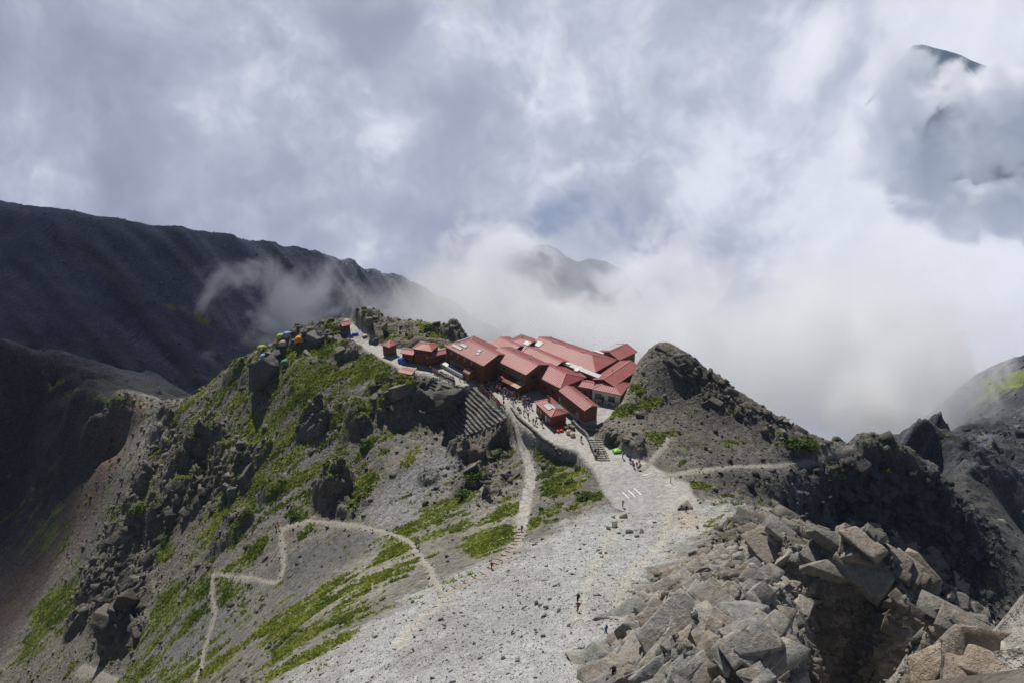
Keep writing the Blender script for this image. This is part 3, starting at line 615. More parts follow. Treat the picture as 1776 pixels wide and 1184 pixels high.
# rubble over the rocky slopes
p = sample(19000, lambda x, y: np.clip(grid_at(R, x, y) * 1.1 - .03, .04, 1) * open_ground(x, y) * inview(x, y) * (1 - .8 * grid_at(GRM, x, y)) * (1 - .985 * grid_at(FANM, x, y)), -160, 135, 42, 262)
sz = np.clip(RNG.pareto(2.4, len(p)) * .22 + .16, 0, 1.25) * np.clip(.55 + grid_at(R, p[:, 0], p[:, 1]) * .7, .5, 1.2)
zc = ground(p[:, 0], p[:, 1]); colr = grid_at(C, p[:, 0], p[:, 1]) * RNG.uniform(.6, 1.22, len(p))[:, None]
o = scatter_mesh('rubble', np.column_stack([p, zc + sz * .15]), sz, PROTO, np.clip(colr, .03, .7), M_ROCK, .9); o['kind'] = 'stuff'
o['label'] = 'grey rubble and small rocks scattered over the steep mountain slopes'; o['category'] = 'rubble'
p = sample(7000, lambda x, y: sstep(300, 360, np.hypot(x, y)) * inview(x, y) * np.clip(.35 + fbm(x, y, 40, 3, .5, 77), .02, 1), -430, 20, 300, 640)
sz = np.clip(RNG.pareto(2.8, len(p)) * .4 + .3, 0, 1.5); zc = ground(p[:, 0], p[:, 1]); colr = grid_at(C, p[:, 0], p[:, 1]) * RNG.uniform(.8, 2.0, len(p))[:, None]
o = scatter_mesh('ridge_rubble', np.column_stack([p, zc]), sz, SMALL, np.clip(colr, .03, .6), M_STONE, .7); o['kind'] = 'stuff'; o['label'] = 'fallen blocks strewn over the dark scree ridge'; o['category'] = 'rubble'
p = sample(2600, lambda x, y: inview(x, y) * np.clip(.4 + fbm(x, y, 30, 3, .5, 79), .02, 1), 110, 330, 190, 430)
sz = np.clip(RNG.pareto(2.4, len(p)) * .45 + .35, 0, 2.4); zc = ground(p[:, 0], p[:, 1]); colr = grid_at(C, p[:, 0], p[:, 1]) * RNG.uniform(.7, 2.0, len(p))[:, None]
o = scatter_mesh('ridge_rubble', np.column_stack([p, zc]), sz, SMALL, np.clip(colr, .02, .6), M_STONE, .7); o['kind'] = 'stuff'; o['label'] = 'fallen blocks on the dark ridge at the right edge'; o['category'] = 'rubble'
# stones pushed to the edges of the trails
p = sample(2200, lambda x, y: (grid_at(PD, x, y) > -.25) * (grid_at(PD, x, y) < .75) * (grid_at(SD, x, y) > .3) * inview(x, y), -140, 100, 60, 200)
sz = np.clip(RNG.pareto(2.4, len(p)) * .07 + .08, 0, .45); zc = ground(p[:, 0], p[:, 1]); colr = np.array((.27, .26, .24))[None] * RNG.uniform(.55, 1.25, len(p))[:, None]
o = scatter_mesh('trail_stones', np.column_stack([p, zc + sz * .3]), sz, SMALL, colr, M_STONE, 1.0); o['kind'] = 'stuff'; o['label'] = 'loose stones along the edges of the trails'; o['category'] = 'stones'
# low alpine scrub and grass
def tuft(seed, nl=10):
    r = np.random.default_rng(seed); vs = []; fs = []
    for k in range(nl):
        a = r.uniform(0, 6.283); rad = r.uniform(0, .75); c = np.array([math.cos(a) * rad, math.sin(a) * rad, r.uniform(.05, .35) * (1.2 - rad)])
        d1 = r.normal(0, 1, 3); d1 /= np.linalg.norm(d1); d2 = np.cross(d1, r.normal(0, 1, 3)); d2 /= np.linalg.norm(d2)
        s_ = r.uniform(.22, .42); i = len(vs); vs += [c + d1 * s_, c - d1 * s_ * .6 + d2 * s_ * .7, c - d1 * s_ * .6 - d2 * s_ * .7]; fs.append((i, i + 1, i + 2))
    return np.array(vs), np.array(fs)
TUFT = [tuft(500 + i) for i in range(8)]
M_SCRUB, t, b = mat_new('alpine_scrub'); t.l.new(t.attr('ground', 'Color'), b.inputs['Base Color']); b.inputs['Roughness'].default_value = .8
tr_ = t.new('ShaderNodeBsdfTranslucent'); t.l.new(t.vmath('MULTIPLY', t.attr('ground', 'Color'), (1.25, 1.2, .7)), tr_.inputs['Color']); mx_ = t.new('ShaderNodeMixShader'); mx_.inputs[0].default_value = .42
t.l.new(b.outputs[0], mx_.inputs[1]); t.l.new(tr_.outputs[0], mx_.inputs[2]); t.l.new(mx_.outputs[0], [n for n in t.n if n.type == 'OUTPUT_MATERIAL'][0].inputs[0])
def tuft_colors(x, y):
    k = np.clip(.5 + fbm(x, y, 7, 3, .6, 211) * .9 + RNG.normal(0, .18, len(x)), 0, 1)[:, None]
    c = np.array((.095, .145, .018)) * (1 - k) + np.array((.31, .345, .08)) * k
    return c * RNG.uniform(.65, 1.3, len(x))[:, None]
p = sample(50000, lambda x, y: sstep(.36, .62, grid_at(GR, x, y)) * (grid_at(SD, x, y) > .4) * (grid_at(PD, x, y) > .2) * inview(x, y), -165, 120, 60, 262)
sz = RNG.uniform(.26, .8, len(p)) * (1 + .5 * np.clip(fbm(p[:, 0], p[:, 1], 4, 2, .5, 213), -1, 1)); zc = ground(p[:, 0], p[:, 1])
o = scatter_mesh('alpine_grass', np.column_stack([p, zc - .03]), sz, TUFT, tuft_colors(p[:, 0], p[:, 1]), M_SCRUB, .25, .25); o['kind'] = 'stuff'
o['label'] = 'low green alpine grass and scrub in streaks on the slopes'; o['category'] = 'grass'

# ------------------------------------------------------------------ builders for made things
class MB:
    def __init__(s): s.v = []; s.f = []
    def poly(s, pts):
        i = len(s.v); s.v += [tuple(p) for p in pts]; s.f.append(tuple(range(i, i + len(pts)))); return s
    def hexa(s, p):                       # 8 points: bottom 4, top 4
        i = len(s.v); s.v += [tuple(q) for q in p]
        for f in ((0, 3, 2, 1), (4, 5, 6, 7), (0, 1, 5, 4), (1, 2, 6, 5), (2, 3, 7, 6), (3, 0, 4, 7)): s.f.append(tuple(i + k for k in f))
        return s
    def box(s, x0, x1, y0, y1, z0, z1):
        return s.hexa([(x0, y0, z0), (x1, y0, z0), (x1, y1, z0), (x0, y1, z0), (x0, y0, z1), (x1, y0, z1), (x1, y1, z1), (x0, y1, z1)])
    def slab(s, pts, th):                 # planar polygon given its top face, thickened downwards
        i = len(s.v); n = len(pts); s.v += [tuple(p) for p in pts] + [(p[0], p[1], p[2] - th) for p in pts]
        s.f.append(tuple(range(i, i + n))); s.f.append(tuple(range(i + 2 * n - 1, i + n - 1, -1)))
        for k in range(n): s.f.append((i + k, i + n + k, i + n + (k + 1) % n, i + (k + 1) % n))
        return s
    def bar(s, a, b, w, h):               # a bar from a to b (width w, height h) lying on the line
        a = Vector(a); b = Vector(b); d = (b - a).normalized(); up = Vector((0, 0, 1))
        if abs(d.z) > .95: up = Vector((0, 1, 0))
        sd = d.cross(up).normalized() * (w / 2); n = sd.cross(d).normalized() * h
        return s.hexa([a - sd, a + sd, b + sd, b - sd, a - sd + n, a + sd + n, b + sd + n, b - sd + n])
    def tube(s, pts, rads, k=8, cap=True):
        i0 = len(s.v)
        for j, (p, r) in enumerate(zip(pts, rads)):
            p = Vector(p); d = (Vector(pts[min(j + 1, len(pts) - 1)]) - Vector(pts[max(j - 1, 0)])).normalized()
            u_ = d.cross(Vector((0, 0, 1)) if abs(d.z) < .9 else Vector((0, 1, 0))).normalized(); w_ = d.cross(u_)
            for q in range(k):
                a = 2 * math.pi * q / k; s.v.append(tuple(p + (u_ * math.cos(a) + w_ * math.sin(a)) * r))
        for j in range(len(pts) - 1):
            for q in range(k):
                a = i0 + j * k + q; b_ = i0 + j * k + (q + 1) % k; s.f.append((a, b_, b_ + k, a + k))
        if cap: s.f.append(tuple(i0 + q for q in range(k))); s.f.append(tuple(i0 + (len(pts) - 1) * k + q for q in range(k - 1, -1, -1)))
        return s
    def mesh(s, name, mat, smooth=False):
        me = bpy.data.meshes.new(name); me.from_pydata(s.v, [], s.f); me.update()
        bm = bmesh.new(); bm.from_mesh(me); bmesh.ops.recalc_face_normals(bm, faces=bm.faces); bm.to_mesh(me); bm.free()
        if smooth: me.polygons.foreach_set('use_smooth', np.ones(len(me.polygons), bool))
        for m in (mat if isinstance(mat, (list, tuple)) else [mat]): me.materials.append(m)
        return me
    def build(s, name, mat, parent=None, smooth=False): return link(name, s.mesh(name, mat, smooth), parent)
def link(name, me, parent=None):
    o = bpy.data.objects.new(name, me); COL.objects.link(o)
    if parent is not None: o.parent = parent
    return o
def tag(o, label, cat, group=None):
    o['label'] = label; o['category'] = cat
    if group: o['group'] = group
    return o
def thing(name, label, cat, loc, rz=0, group=None):
    o = bpy.data.objects.new(name, None); COL.objects.link(o); o.empty_display_size = .3; o.location = loc; o.rotation_euler = (0, 0, rz); return tag(o, label, cat, group)
def simple_mat(name, col, rough=.7, spec=.3, var=.25, vscale=1.5, metal=0):
    m, t, b = mat_new(name); tcn = t.new('ShaderNodeTexCoord')
    n = t.noise(tcn.outputs['Object'], vscale, 4, .65)
    t.l.new(t.vmath('SCALE', (*col[:3],), t.math('ADD', t.math('MULTIPLY', n, 2 * var), 1 - var)), b.inputs['Base Color'])
    b.inputs['Roughness'].default_value = rough; b.inputs['Specular IOR Level'].default_value = spec; b.inputs['Metallic'].default_value = metal; return m
def roof_mat(name, col, fade):
    m, t, b = mat_new(name); geo = t.new('ShaderNodeNewGeometry'); PO = geo.outputs['Position']; tcn = t.new('ShaderNodeTexCoord'); oc = tcn.outputs['Object']
    n = t.noise(PO, .35, 5, .65); st_ = t.noise(t.vmath('MULTIPLY', oc, (2.2, .35, .35)), 1.0, 4, .6)
    c = t.mix(t.mapr(t.math('ADD', t.math('MULTIPLY', n, .6), t.math('MULTIPLY', st_, .5)), .35, .75), col, fade)
    t.l.new(c, b.inputs['Base Color']); b.inputs['Roughness'].default_value = .58; b.inputs['Specular IOR Level'].default_value = .32
    t.l.new(t.mapr(n, .3, .7, .48, .62), b.inputs['Roughness']); return m
M_ROOF = roof_mat('red_painted_metal_roof', (.33, .075, .070), (.45, .16, .148))
M_ROOF2 = roof_mat('deep_red_metal_roof', (.32, .03, .04), (.42, .08, .085))
M_SEAM = simple_mat('red_roof_seam', (.42, .14, .13), .55, .35)
M_RIB = simple_mat('pale_red_roof_rib', (.50, .21, .195), .52, .36)
def wood_mat(name, col):
    m, t, b = mat_new(name); tcn = t.new('ShaderNodeTexCoord'); oc = tcn.outputs['Object']
    sp = t.new('ShaderNodeSeparateXYZ'); t.l.new(oc, sp.inputs[0]); z = t.math('MULTIPLY', sp.outputs[2], 5.0)
    board = t.math('FRACT', z); idb = t.math('FLOOR', z); wn_ = t.new('ShaderNodeTexWhiteNoise', noise_dimensions='1D'); t.l.new(idb, wn_.inputs['W'])
    n = t.noise(t.vmath('MULTIPLY', oc, (.8, .8, 6)), 1.0, 4, .6)
    k = t.math('ADD', t.math('MULTIPLY', wn_.outputs[0], .3), t.math('MULTIPLY', n, .9)); k = t.math('ADD', k, .4)
    c = t.vmath('SCALE', col, t.math('MULTIPLY', k, t.mapr(board, .0, .14, .55, 1.0))); t.l.new(c, b.inputs['Base Color']); b.inputs['Roughness'].default_value = .75; return m
M_WALL = wood_mat('brown_board_wall', (.195, .078, .040)); M_WALL2 = wood_mat('ochre_board_wall', (.33, .145, .045)); M_WALLR = wood_mat('red_brown_board_wall', (.20, .066, .038))
M_WHITE = simple_mat('white_plaster', (.70, .68, .63), .85, .2, .12); M_FRAME = simple_mat('white_window_frame', (.68, .68, .66), .5); M_FRAMED = simple_mat('dark_window_frame', (.06, .035, .025), .6)
M_GLASS, t, b = mat_new('window_glass'); b.inputs['Base Color'].default_value = (.035, .045, .055, 1); b.inputs['Roughness'].default_value = .08; b.inputs['Specular IOR Level'].default_value = .6
M_SOLAR, t, b = mat_new('solar_glass'); geo = t.new('ShaderNodeTexCoord'); br = t.new('ShaderNodeTexBrick'); t.l.new(geo.outputs['Object'], br.inputs['Vector']); br.offset = 0
br.inputs['Color1'].default_value = (.10, .11, .13, 1); br.inputs['Color2'].default_value = (.13, .14, .16, 1); br.inputs['Mortar'].default_value = (.3, .3, .31, 1); br.inputs['Scale'].default_value = 2.2; br.inputs['Mortar Size'].default_value = .03
t.l.new(br.outputs[0], b.inputs['Base Color']); b.inputs['Roughness'].default_value = .5; b.inputs['Specular IOR Level'].default_value = .6
M_GREYM = simple_mat('grey_sheet_metal', (.34, .35, .36), .5, .5, .15); M_LIGHTM = simple_mat('pale_sheet_metal', (.62, .62, .61), .5, .4, .12); M_DARK = simple_mat('dark_metal', (.04, .04, .045), .6)
M_CONC = simple_mat('pale_concrete', (.36, .35, .33), .9, .2, .2); M_TAN = simple_mat('weathered_plywood', (.50, .36, .24), .8, .2, .2)
M_BLUE = simple_mat('blue_plastic', (.03, .13, .55), .4, .5, .12); M_GREEN = simple_mat('green_nylon', (.20, .52, .05), .5, .4, .1); M_ORANGE = simple_mat('orange_nylon', (.80, .30, .015), .6, .3, .1)
M_YELG = simple_mat('yellow_green_nylon', (.45, .55, .03), .6, .3, .1); M_MINT = simple_mat('mint_nylon', (.22, .5, .36), .6, .3, .1); M_DGREEN = simple_mat('dark_green_nylon', (.02, .25, .12), .6, .3, .1)
M_LBLUE = simple_mat('pale_blue_nylon', (.25, .38, .6), .6, .3, .1); M_BEIGE = simple_mat('beige_nylon', (.55, .45, .35), .7, .3, .1); M_RED = simple_mat('red_plastic_sheet', (.52, .05, .03), .5, .4, .15); M_SACK = simple_mat('cream_woven_sack', (.60, .48, .34), .85, .2, .15)

def slope_ribs(mb, a, b, c, d, step=.55, w=.09, h=.07):
    """standing seams on a roof slope: a-b is the eave, d-c the top edge (d may equal c); seams run straight up the slope"""
    a, b, c, d = map(Vector, (a, b, c, d)); e = (b - a); L = e.length; ex = e / L
    top0 = (d - a); hgt = (top0 - ex * top0.dot(ex)); H = hgt.length; hy = hgt / H
    xd = top0.dot(ex); xc = (c - a).dot(ex); n = int(L / step)
    for k in range(n + 1):
        x = L * k / n; y1 = H
        if xd > .01 and x < xd: y1 = min(y1, H * x / xd)
        if xc < L - .01 and x > xc: y1 = min(y1, H * (L - x) / (L - xc))
        if y1 < .3: continue
        p = a + ex * min(max(x, .05), L - .05); mb.bar(p + hy * .0, p + hy * (y1 - .02), w, h)
def building(name, label, A, ang, L, W, h, pitch=18, hipl=False, hipr=False, rl=None, rr=None, z=T0, roof=None, wall=None, ov=.45, ribs=.55, found=0.0, cat='building', depth=1.2):
    """a roofed block: A is its front-left eave corner in plan, ang its long axis; local x along, y to the back, z up"""
    roof = roof or M_ROOF; wall = wall or M_WALL
    o = thing(name, label, cat, (A[0], A[1], z), math.radians(ang)); tp = math.tan(math.radians(pitch)); H = h + W / 2 * tp
    rl = (W / 2 if hipl else 0.0) if rl is None else rl; rr = (L - W / 2 if hipr else L) if rr is None else rr
    if not hipl: rl = 0.0
    if not hipr: rr = L
    fa, fb, ba, bb, r0, r1 = (0, 0, h), (L, 0, h), (0, W, h), (L, W, h), (rl, W / 2, H), (rr, W / 2, H)
    e = .004
    wl = MB(); x0, x1, y0, y1 = ov, L - ov, ov, W - ov; zt = h + ov * tp - .2
    if hipl and hipr or (not hipl and False): wl.box(x0, x1, y0, y1, -depth, zt)
    else:
        zr = H - .2 - .0; prof0 = [(y0, -depth), (y1, -depth), (y1, zt)] + ([(W / 2, zr)] if not hipl else []) + [(y0, zt)]
        prof1 = [(y0, -depth), (y1, -depth), (y1, zt)] + ([(W / 2, zr)] if not hipr else []) + [(y0, zt)]
        wl.poly([(x0, y, q) for y, q in prof0]); wl.poly([(x1, y, q) for y, q in prof1])
        wl.poly([(x0, y0, -depth), (x1, y0, -depth), (x1, y0, zt), (x0, y0, zt)]); wl.poly([(x0, y1, -depth), (x1, y1, -depth), (x1, y1, zt), (x0, y1, zt)])
    wl.build('wall', wall, o)
    if found: MB().box(x0 - .08, x1 + .08, y0 - .08, y1 + .08, -depth - .1, found).build('foundation', M_CONC, o)
    def slope(nm, a, b_, c, d):
        mb = MB(); mb.slab([a, b_, c, d] if Vector(c) != Vector(d) else [a, b_, c], .16); n0 = len(mb.f)
        if ribs: slope_ribs(mb, a, b_, c, d, ribs * 1.12, .17, .09)
        q = mb.build(nm, [roof, M_RIB], o)
        for k, pl in enumerate(q.data.polygons): pl.material_index = int(k >= n0)
        return q
    slope('roof_slope', fa, fb, r1, r0); slope('roof_slope', bb, ba, r0, r1)
    if hipl: slope('roof_slope', ba, fa, r0, r0)
    if hipr: slope('roof_slope', fb, bb, r1, r1)
    cap = MB(); up = Vector((0, 0, .05))
    cap.bar(Vector(r0) + up, Vector(r1) + up, .30, .07)
    if hipl: cap.bar(Vector(fa) + up, Vector(r0) + up, .24, .06); cap.bar(Vector(ba) + up, Vector(r0) + up, .24, .06)
    if hipr: cap.bar(Vector(fb) + up, Vector(r1) + up, .24, .06); cap.bar(Vector(bb) + up, Vector(r1) + up, .24, .06)
    cap.build('ridge_cap', M_SEAM, o)
    o['_dims'] = (L, W, h, H, ov, tp); return o
def window(o, side, s, z, w, h, frame=None, bars=1):
    """a framed window on the front ('f'), back ('b'), left ('l') or right ('r') wall; s along the wall, z of the sill"""
    L, W, hh, H, ov, tp = o['_dims']; frame = frame or M_FRAME
    def bx(s0, s1, d0, d1, z0, z1):
        if side == 'f': return (s0, s1, ov - d1, ov - d0, z0, z1)
        if side == 'b': return (s0, s1, W - ov + d0, W - ov + d1, z0, z1)
        if side == 'r': return (L - ov + d0, L - ov + d1, s0, s1, z0, z1)
        return (ov - d1, ov - d0, s0, s1, z0, z1)
    m = MB(); f = .09
    m.box(*bx(s, s + w, .0, .07, z + h - f, z + h)); m.box(*bx(s, s + w, .0, .10, z, z + f)); m.box(*bx(s, s + f, .002, .068, z + f, z + h - f)); m.box(*bx(s + w - f, s + w, .002, .068, z + f, z + h - f))
    for k in range(bars): q = s + w * (k + 1) / (bars + 1); m.box(*bx(q - .04, q + .04, .004, .062, z + f, z + h - f))
    wn = m.build('window', frame, o); MB().box(*bx(s + f, s + w - f, .006, .03, z + f, z + h - f)).build('pane', M_GLASS, wn); return wn
def door(o, side, s, w=1.0, h=2.0, mat=None):
    L, W, hh, H, ov, tp = o['_dims']; d = {'f': (s, s + w, ov - .08, ov - .0, .0, h), 'r': (L - ov, L - ov + .08, s, s + w, 0, h), 'l': (ov - .08, ov, s, s + w, 0, h)}[side]
    dd = MB().box(*d).build('door', mat or M_FRAMED, o)
    hx = (d[0] + .08, d[0] + .16, d[2] - .05, d[2] - .001, 1.0, 1.12) if side == 'f' else (d[1] + .001, d[1] + .05, d[2] + .08, d[2] + .16, 1.0, 1.12) if side == 'r' else (d[0] - .05, d[0] - .001, d[2] + .08, d[2] + .16, 1.0, 1.12)
    MB().box(*hx).build('handle', M_GREYM, dd); return dd
def solar(o, x0, x1, y0, y1, side='f', lift=.14, cols=2, mat=None, name='solar_panel'):
    """flat panels on a roof slope; x along the eave, y up the plan from the eave"""
    L, W, h, H, ov, tp = o['_dims']
    for k in range(cols):
        a = x0 + (x1 - x0) * k / cols + .03; b_ = x0 + (x1 - x0) * (k + 1) / cols - .03
        if side == 'f': q = [(a, y0), (b_, y0), (b_, y1), (a, y1)]; zf = lambda x, y: h + y * tp
        elif side == 'b': q = [(a, W - y1), (b_, W - y1), (b_, W - y0), (a, W - y0)]; zf = lambda x, y: h + (W - y) * tp
        elif side == 'l': q = [(y0, W - a), (y0, W - b_), (y1, W - b_), (y1, W - a)]; hx = W / 2; zf = lambda x, y: h + x * tp
        else: q = [(L - y0, a), (L - y0, b_), (L - y1, b_), (L - y1, a)]; zf = lambda x, y: h + (L - x) * tp
        pn = MB().slab([(x, y, zf(x, y) + lift + .06) for x, y in q], .06).build(name, mat or M_SOLAR, o)
        fr = MB()
        for i in range(4):
            p0 = Vector((*q[i], zf(*q[i]) + lift + .05)); p1 = Vector((*q[(i + 1) % 4], zf(*q[(i + 1) % 4]) + lift + .05)); fr.bar(p0, p1, .07, .04)
        fr.build('frame', M_GREYM, pn)

# ------------------------------------------------------------------ the lodge: one block after another
B1 = building('lodge_building', 'long two-storey lodge wing with ground-floor windows and solar panels, behind the metal lockers', (-19.8, 208.1), -48.6, 18.0, 11.0, 6.0, 18, hipl=True)
for k in range(5): window(B1, 'f', 2.2 + k * 2.0, .75, 1.5, 1.25, bars=2)
for k in range(4): window(B1, 'f', 2.6 + k * 3.1, 4.1, .5, .9, bars=0)
solar(B1, 2.2, 6.4, 1.0, 1.9, 'f', cols=3); solar(B1, 4.4, 7.0, 2.4, 3.3, 'f', cols=2); solar(B1, 11.2, 12.4, 3.2, 4.1, 'f', cols=1); solar(B1, 11.9, 13.0, 2.2, 3.0, 'f', cols=1); solar(B1, 1.8, 7.4, .7, 2.0, 'l', cols=4)
MB().tube([(.42, .40, -.5), (.42, .40, 5.9)], [.06, .06], 6).build('downpipe', M_LIGHTM, B1)
B2 = building('lodge_building', 'central two-storey lodge block with a row of upper windows above the crowd', (-6.9, 200.9), -48, 15.9, 9.4, 6.0, 18)
for k in range(9): window(B2, 'f', 1.3 + k * 1.55, 3.75, 1.2, 1.2, frame=M_TAN, bars=1)
for k in range(2): window(B2, 'r', 2.4 + k * 2.6, 3.7, 1.1, 1.1, frame=M_FRAMED)
window(B2, 'f', 1.2, 1.0, 1.2, 1.0); door(B2, 'f', 4.6, 1.4, 2.1); door(B2, 'f', 9.5, 1.6, 2.1)
def porch(o, x0, x1, dep, h, label=None):
    L, W, hh, H, ov, tp = o['_dims']; y1 = ov; y0 = ov - dep; xm = (x0 + x1) / 2
    w = MB(); rise = (x1 - x0) / 2 * .42
    w.poly([(x0 + .2, y0 + .15, -1), (x1 - .2, y0 + .15, -1), (x1 - .2, y0 + .15, h), (xm, y0 + .15, h + rise - .1), (x0 + .2, y0 + .15, h)])
    w.poly([(x0 + .2, y0 + .15, -1), (x0 + .2, y1, -1), (x0 + .2, y1, h), (x0 + .2, y0 + .15, h)]); w.poly([(x1 - .2, y0 + .15, -1), (x1 - .2, y1, -1), (x1 - .2, y1, h), (x1 - .2, y0 + .15, h)])
    p = w.build('porch', M_WALL2, o)
    r = MB(); r.slab([(x0, y0, h - .05), (xm, y0, h + rise), (xm, y1, h + rise), (x0, y1, h - .05)], .12); r.slab([(xm, y0, h + rise + .003), (x1, y0, h - .047), (x1, y1, h - .047), (xm, y1, h + rise + .003)], .12); r.build('porch_roof', M_ROOF, p)
    MB().box(xm - .55, xm + .55, y0 + .08, y0 + .149, .9 if dep > 1.5 else .05, 1.9).build('porch_window' if dep > 1.5 else 'porch_door', M_GLASS, p)
porch(B2, -.2, 2.8, 2.6, 2.4); porch(B2, 6.0, 8.6, 2.2, 2.7)
cn = MB().slab([(8.8, -2.6, 2.55), (12.6, -2.6, 2.55), (12.6, .44, 3.0), (8.8, .44, 3.0)], .14).build('canopy', M_WALL, B2)
MB().slab([(12.604, -2.6, 2.58), (15.4, -2.6, 2.58), (15.4, .44, 3.03), (12.604, .44, 3.03)], .14).build('plywood_canopy', M_TAN, B2)
MB().box(12.9, 15.1, -2.3, .4, -1.0, 2.42).build('store_room', M_WALL, B2)
for x in (8.95, 10.9, 12.4): MB().box(x, x + .14, -2.5, -2.36, -.3, 2.42).build('post', M_WALL, B2)
B3 = building('lodge_building', 'deep red hip-roofed lodge block right of the central two-storey block', (5.2, 193.2), -50, 11.7, 9.8, 4.5, 18, hipr=True, rr=8.6, roof=M_ROOF2)
for x in (1.6, 4.6, 8.0): window(B3, 'f', x, 1.6 + (.3 if x < 2 else 0), 1.1, .9, frame=M_FRAMED)
MB().box(10.9, 11.5, .36, .43, .3, 1.5).build('notice_board', M_WHITE, B3)
B8 = building('lodge_building', 'longest lodge roof at the back, with a pyramid-shaped hip end', (4.6, 208.6), -41, 24.2, 10.6, 5.0, 19, hipr=True, rr=19.0)
for k in range(3): MB().box(5 + k * 5.0, 6.6 + k * 5.0, 5.0, 5.6, 6.7, 6.98).build('roof_vent', M_SEAM, B8)
solar(B8, 1.0, 3.0, 1.6, 3.6, 'f', cols=1)
for k in range(5): window(B8, 'f', 8.5 + k * 2.9, 2.6, 1.3, 1.2, frame=M_FRAMED)
MB().box(16.2, 19.4, 10.2, 11.0, 4.9, 5.5).build('water_trough', M_LIGHTM, B8)
B10 = building('lodge_building', 'small lodge roof with solar panels at the far back edge', (-3.3, 211.4), -41, 8.5, 9.0, 5.3, 17, hipl=True)
solar(B10, .9, 5.2, .5, 1.7, 'l', cols=3); solar(B10, 6.4, 8.3, 2.4, 4.0, 'f', cols=2)
MB().tube([(4.4, 4.5, 6.5), (4.4, 4.5, 7.4)], [.13, .13], 8).build('chimney', M_SEAM, B10)
B1b = building('lodge_building', 'low lodge roof tucked behind the solar-panelled wing', (-6.6, 211.0), -48.6, 9.0, 8.0, 5.2, 16)
B2b = building('lodge_building', 'connecting lodge roof between the central block and the long back wing', (1.0, 206.0), -48, 15.0, 8.0, 4.9, 14)
sk = MB().box(4.0, 5.2, 1.0, 2.4, 5.2, 5.45).build('roof_hatch', M_SEAM, B2b)
duct = thing('light_well_roof', 'long narrow pale corrugated roof between the deep red roof and the long back roof', 'roof', (13.8, 198.6, T0), math.radians(-44))
mb = MB(); mb.slab([(0, 0, 4.9), (13.2, 0, 4.9), (13.2, 1.5, 5.2), (0, 1.5, 5.2)], .12); slope_ribs(mb, (0, 0, 4.9), (13.2, 0, 4.9), (13.2, 1.5, 5.2), (0, 1.5, 5.2), .33, .12, .07); mb.build('roof_sheet', M_LIGHTM, duct)
MB().box(.2, 13.0, .15, 1.4, -1, 4.8).build('wall', M_WALL, duct); MB().box(-.4, 2.6, .2, 1.3, 5.06, 5.3).build('vent_cover', M_WHITE, duct)
B7 = building('lodge_building', 'long red-roofed lodge wing beside the rocky hill, behind the white-walled house', (27.1, 185.2), 52.4, 14.6, 6.8, 4.5, 18)
for k in range(4): window(B7, 'f', 2.4 + k * 2.9, 1.7, 1.2, 1.0, frame=M_FRAMED)
B9 = building('lodge_building', 'outermost lodge block at the back right with a large grey panel on its roof', (31.0, 204.6), 43.8, 8.4, 8.0, 3.0, 18)
solar(B9, .8, 7.4, .5, 3.6, 'b', cols=1, mat=M_GREYM, name='roof_panel')
B7b = building('lodge_building', 'low red connecting roof with white tanks between the back wing and the right wing', (19.5, 190.5), 52, 13.0, 4.6, 4.0, 10)
for (a_, b_, c_, d_) in ((1.2, 3.0, 3.0, 4.2), (4.0, 5.4, 3.2, 4.2), (7.4, 12.2, 2.4, 4.0)): MB().box(a_, b_, c_, d_, 4.1, 5.1).build('white_tank', M_WHITE, B7b)
B6 = building('white_walled_house', 'white-walled house with brown shutters and hip roof, right of the small annexes', (20.8, 185.6), -25, 8.7, 7.6, 3.6, 19, hipl=True, hipr=True, rl=4.0, rr=4.7, wall=M_WHITE)
for x in (1.3, 5.0): window(B6, 'f', x, .9, 1.9, 1.5, frame=M_FRAMED, bars=3)
MB().box(3.3, 3.9, .3, .44, 0, 2.0).build('door', M_FRAMED, B6)
for x in (2.2, 4.2, 4.9, 6.3, 6.9, 7.6): MB().tube([(x, -.2, -.1), (x, -.2, .95)], [.2, .2], 8).build('drum', M_LIGHTM, B6)
B6b = building('passage_building', 'short ochre-walled passage between the annex and the white-walled house', (15.2, 188.3), -20, 6.6, 4.6, 3.4, 18, wall=M_WALL2)
window(B6b, 'f', 4.2, 1.2, .9, .9, frame=M_FRAMED)
B5 = building('annex_building', 'narrow gabled annex on a concrete foundation with a blue tarp at its foot', (12.2, 181.9), -62, 12.3, 4.6, 5.0, 22, found=1.3, ribs=.5)
window(B5, 'f', 2.0, 3.2, .8, .8, frame=M_FRAMED); window(B5, 'f', 8.0, 1.5, 1.1, 1.0, frame=M_LIGHTM); window(B5, 'f', 5.2, 1.6, 1.0, .9, frame=M_FRAMED)
B4 = building('kiosk_building', 'small free-standing kiosk with grey solar panels on its roof, beside the red bundles', (5.7, 179.2), -64, 9.0, 5.2, 3.2, 19, hipl=True, hipr=True, rl=2.0, rr=7.0, wall=M_WALLR)
for x in (.9, 2.6, 6.9): window(B4, 'f', x, 1.1, .9, .9)
door(B4, 'f', 4.1, .9, 2.0, M_FRAMED); door(B4, 'f', 5.4, .8, 2.0, M_LIGHTM)
solar(B4, 3.6, 6.4, .8, 1.9, 'f', cols=2); solar(B4, 4.2, 7.0, 2.0, 2.5, 'f', cols=2); solar(B4, 4.6, 7.4, .6, 2.0, 'b', cols=2)
for x in (2.6, 3.5): MB().tube([(x, 2.7, 3.9), (x, 2.7, 5.3), (x + .02, 2.7, 5.6)], [.16, .16, .22], 8).build('chimney', M_DARK, B4)
C1 = building('side_building', 'red-brown two-storey side building standing left of the long lodge wing', (-29.3, 208.4), -20, 6.4, 5.6, 5.0, 18, hipl=True, hipr=True, rl=2.6, rr=4.0, wall=M_WALLR)
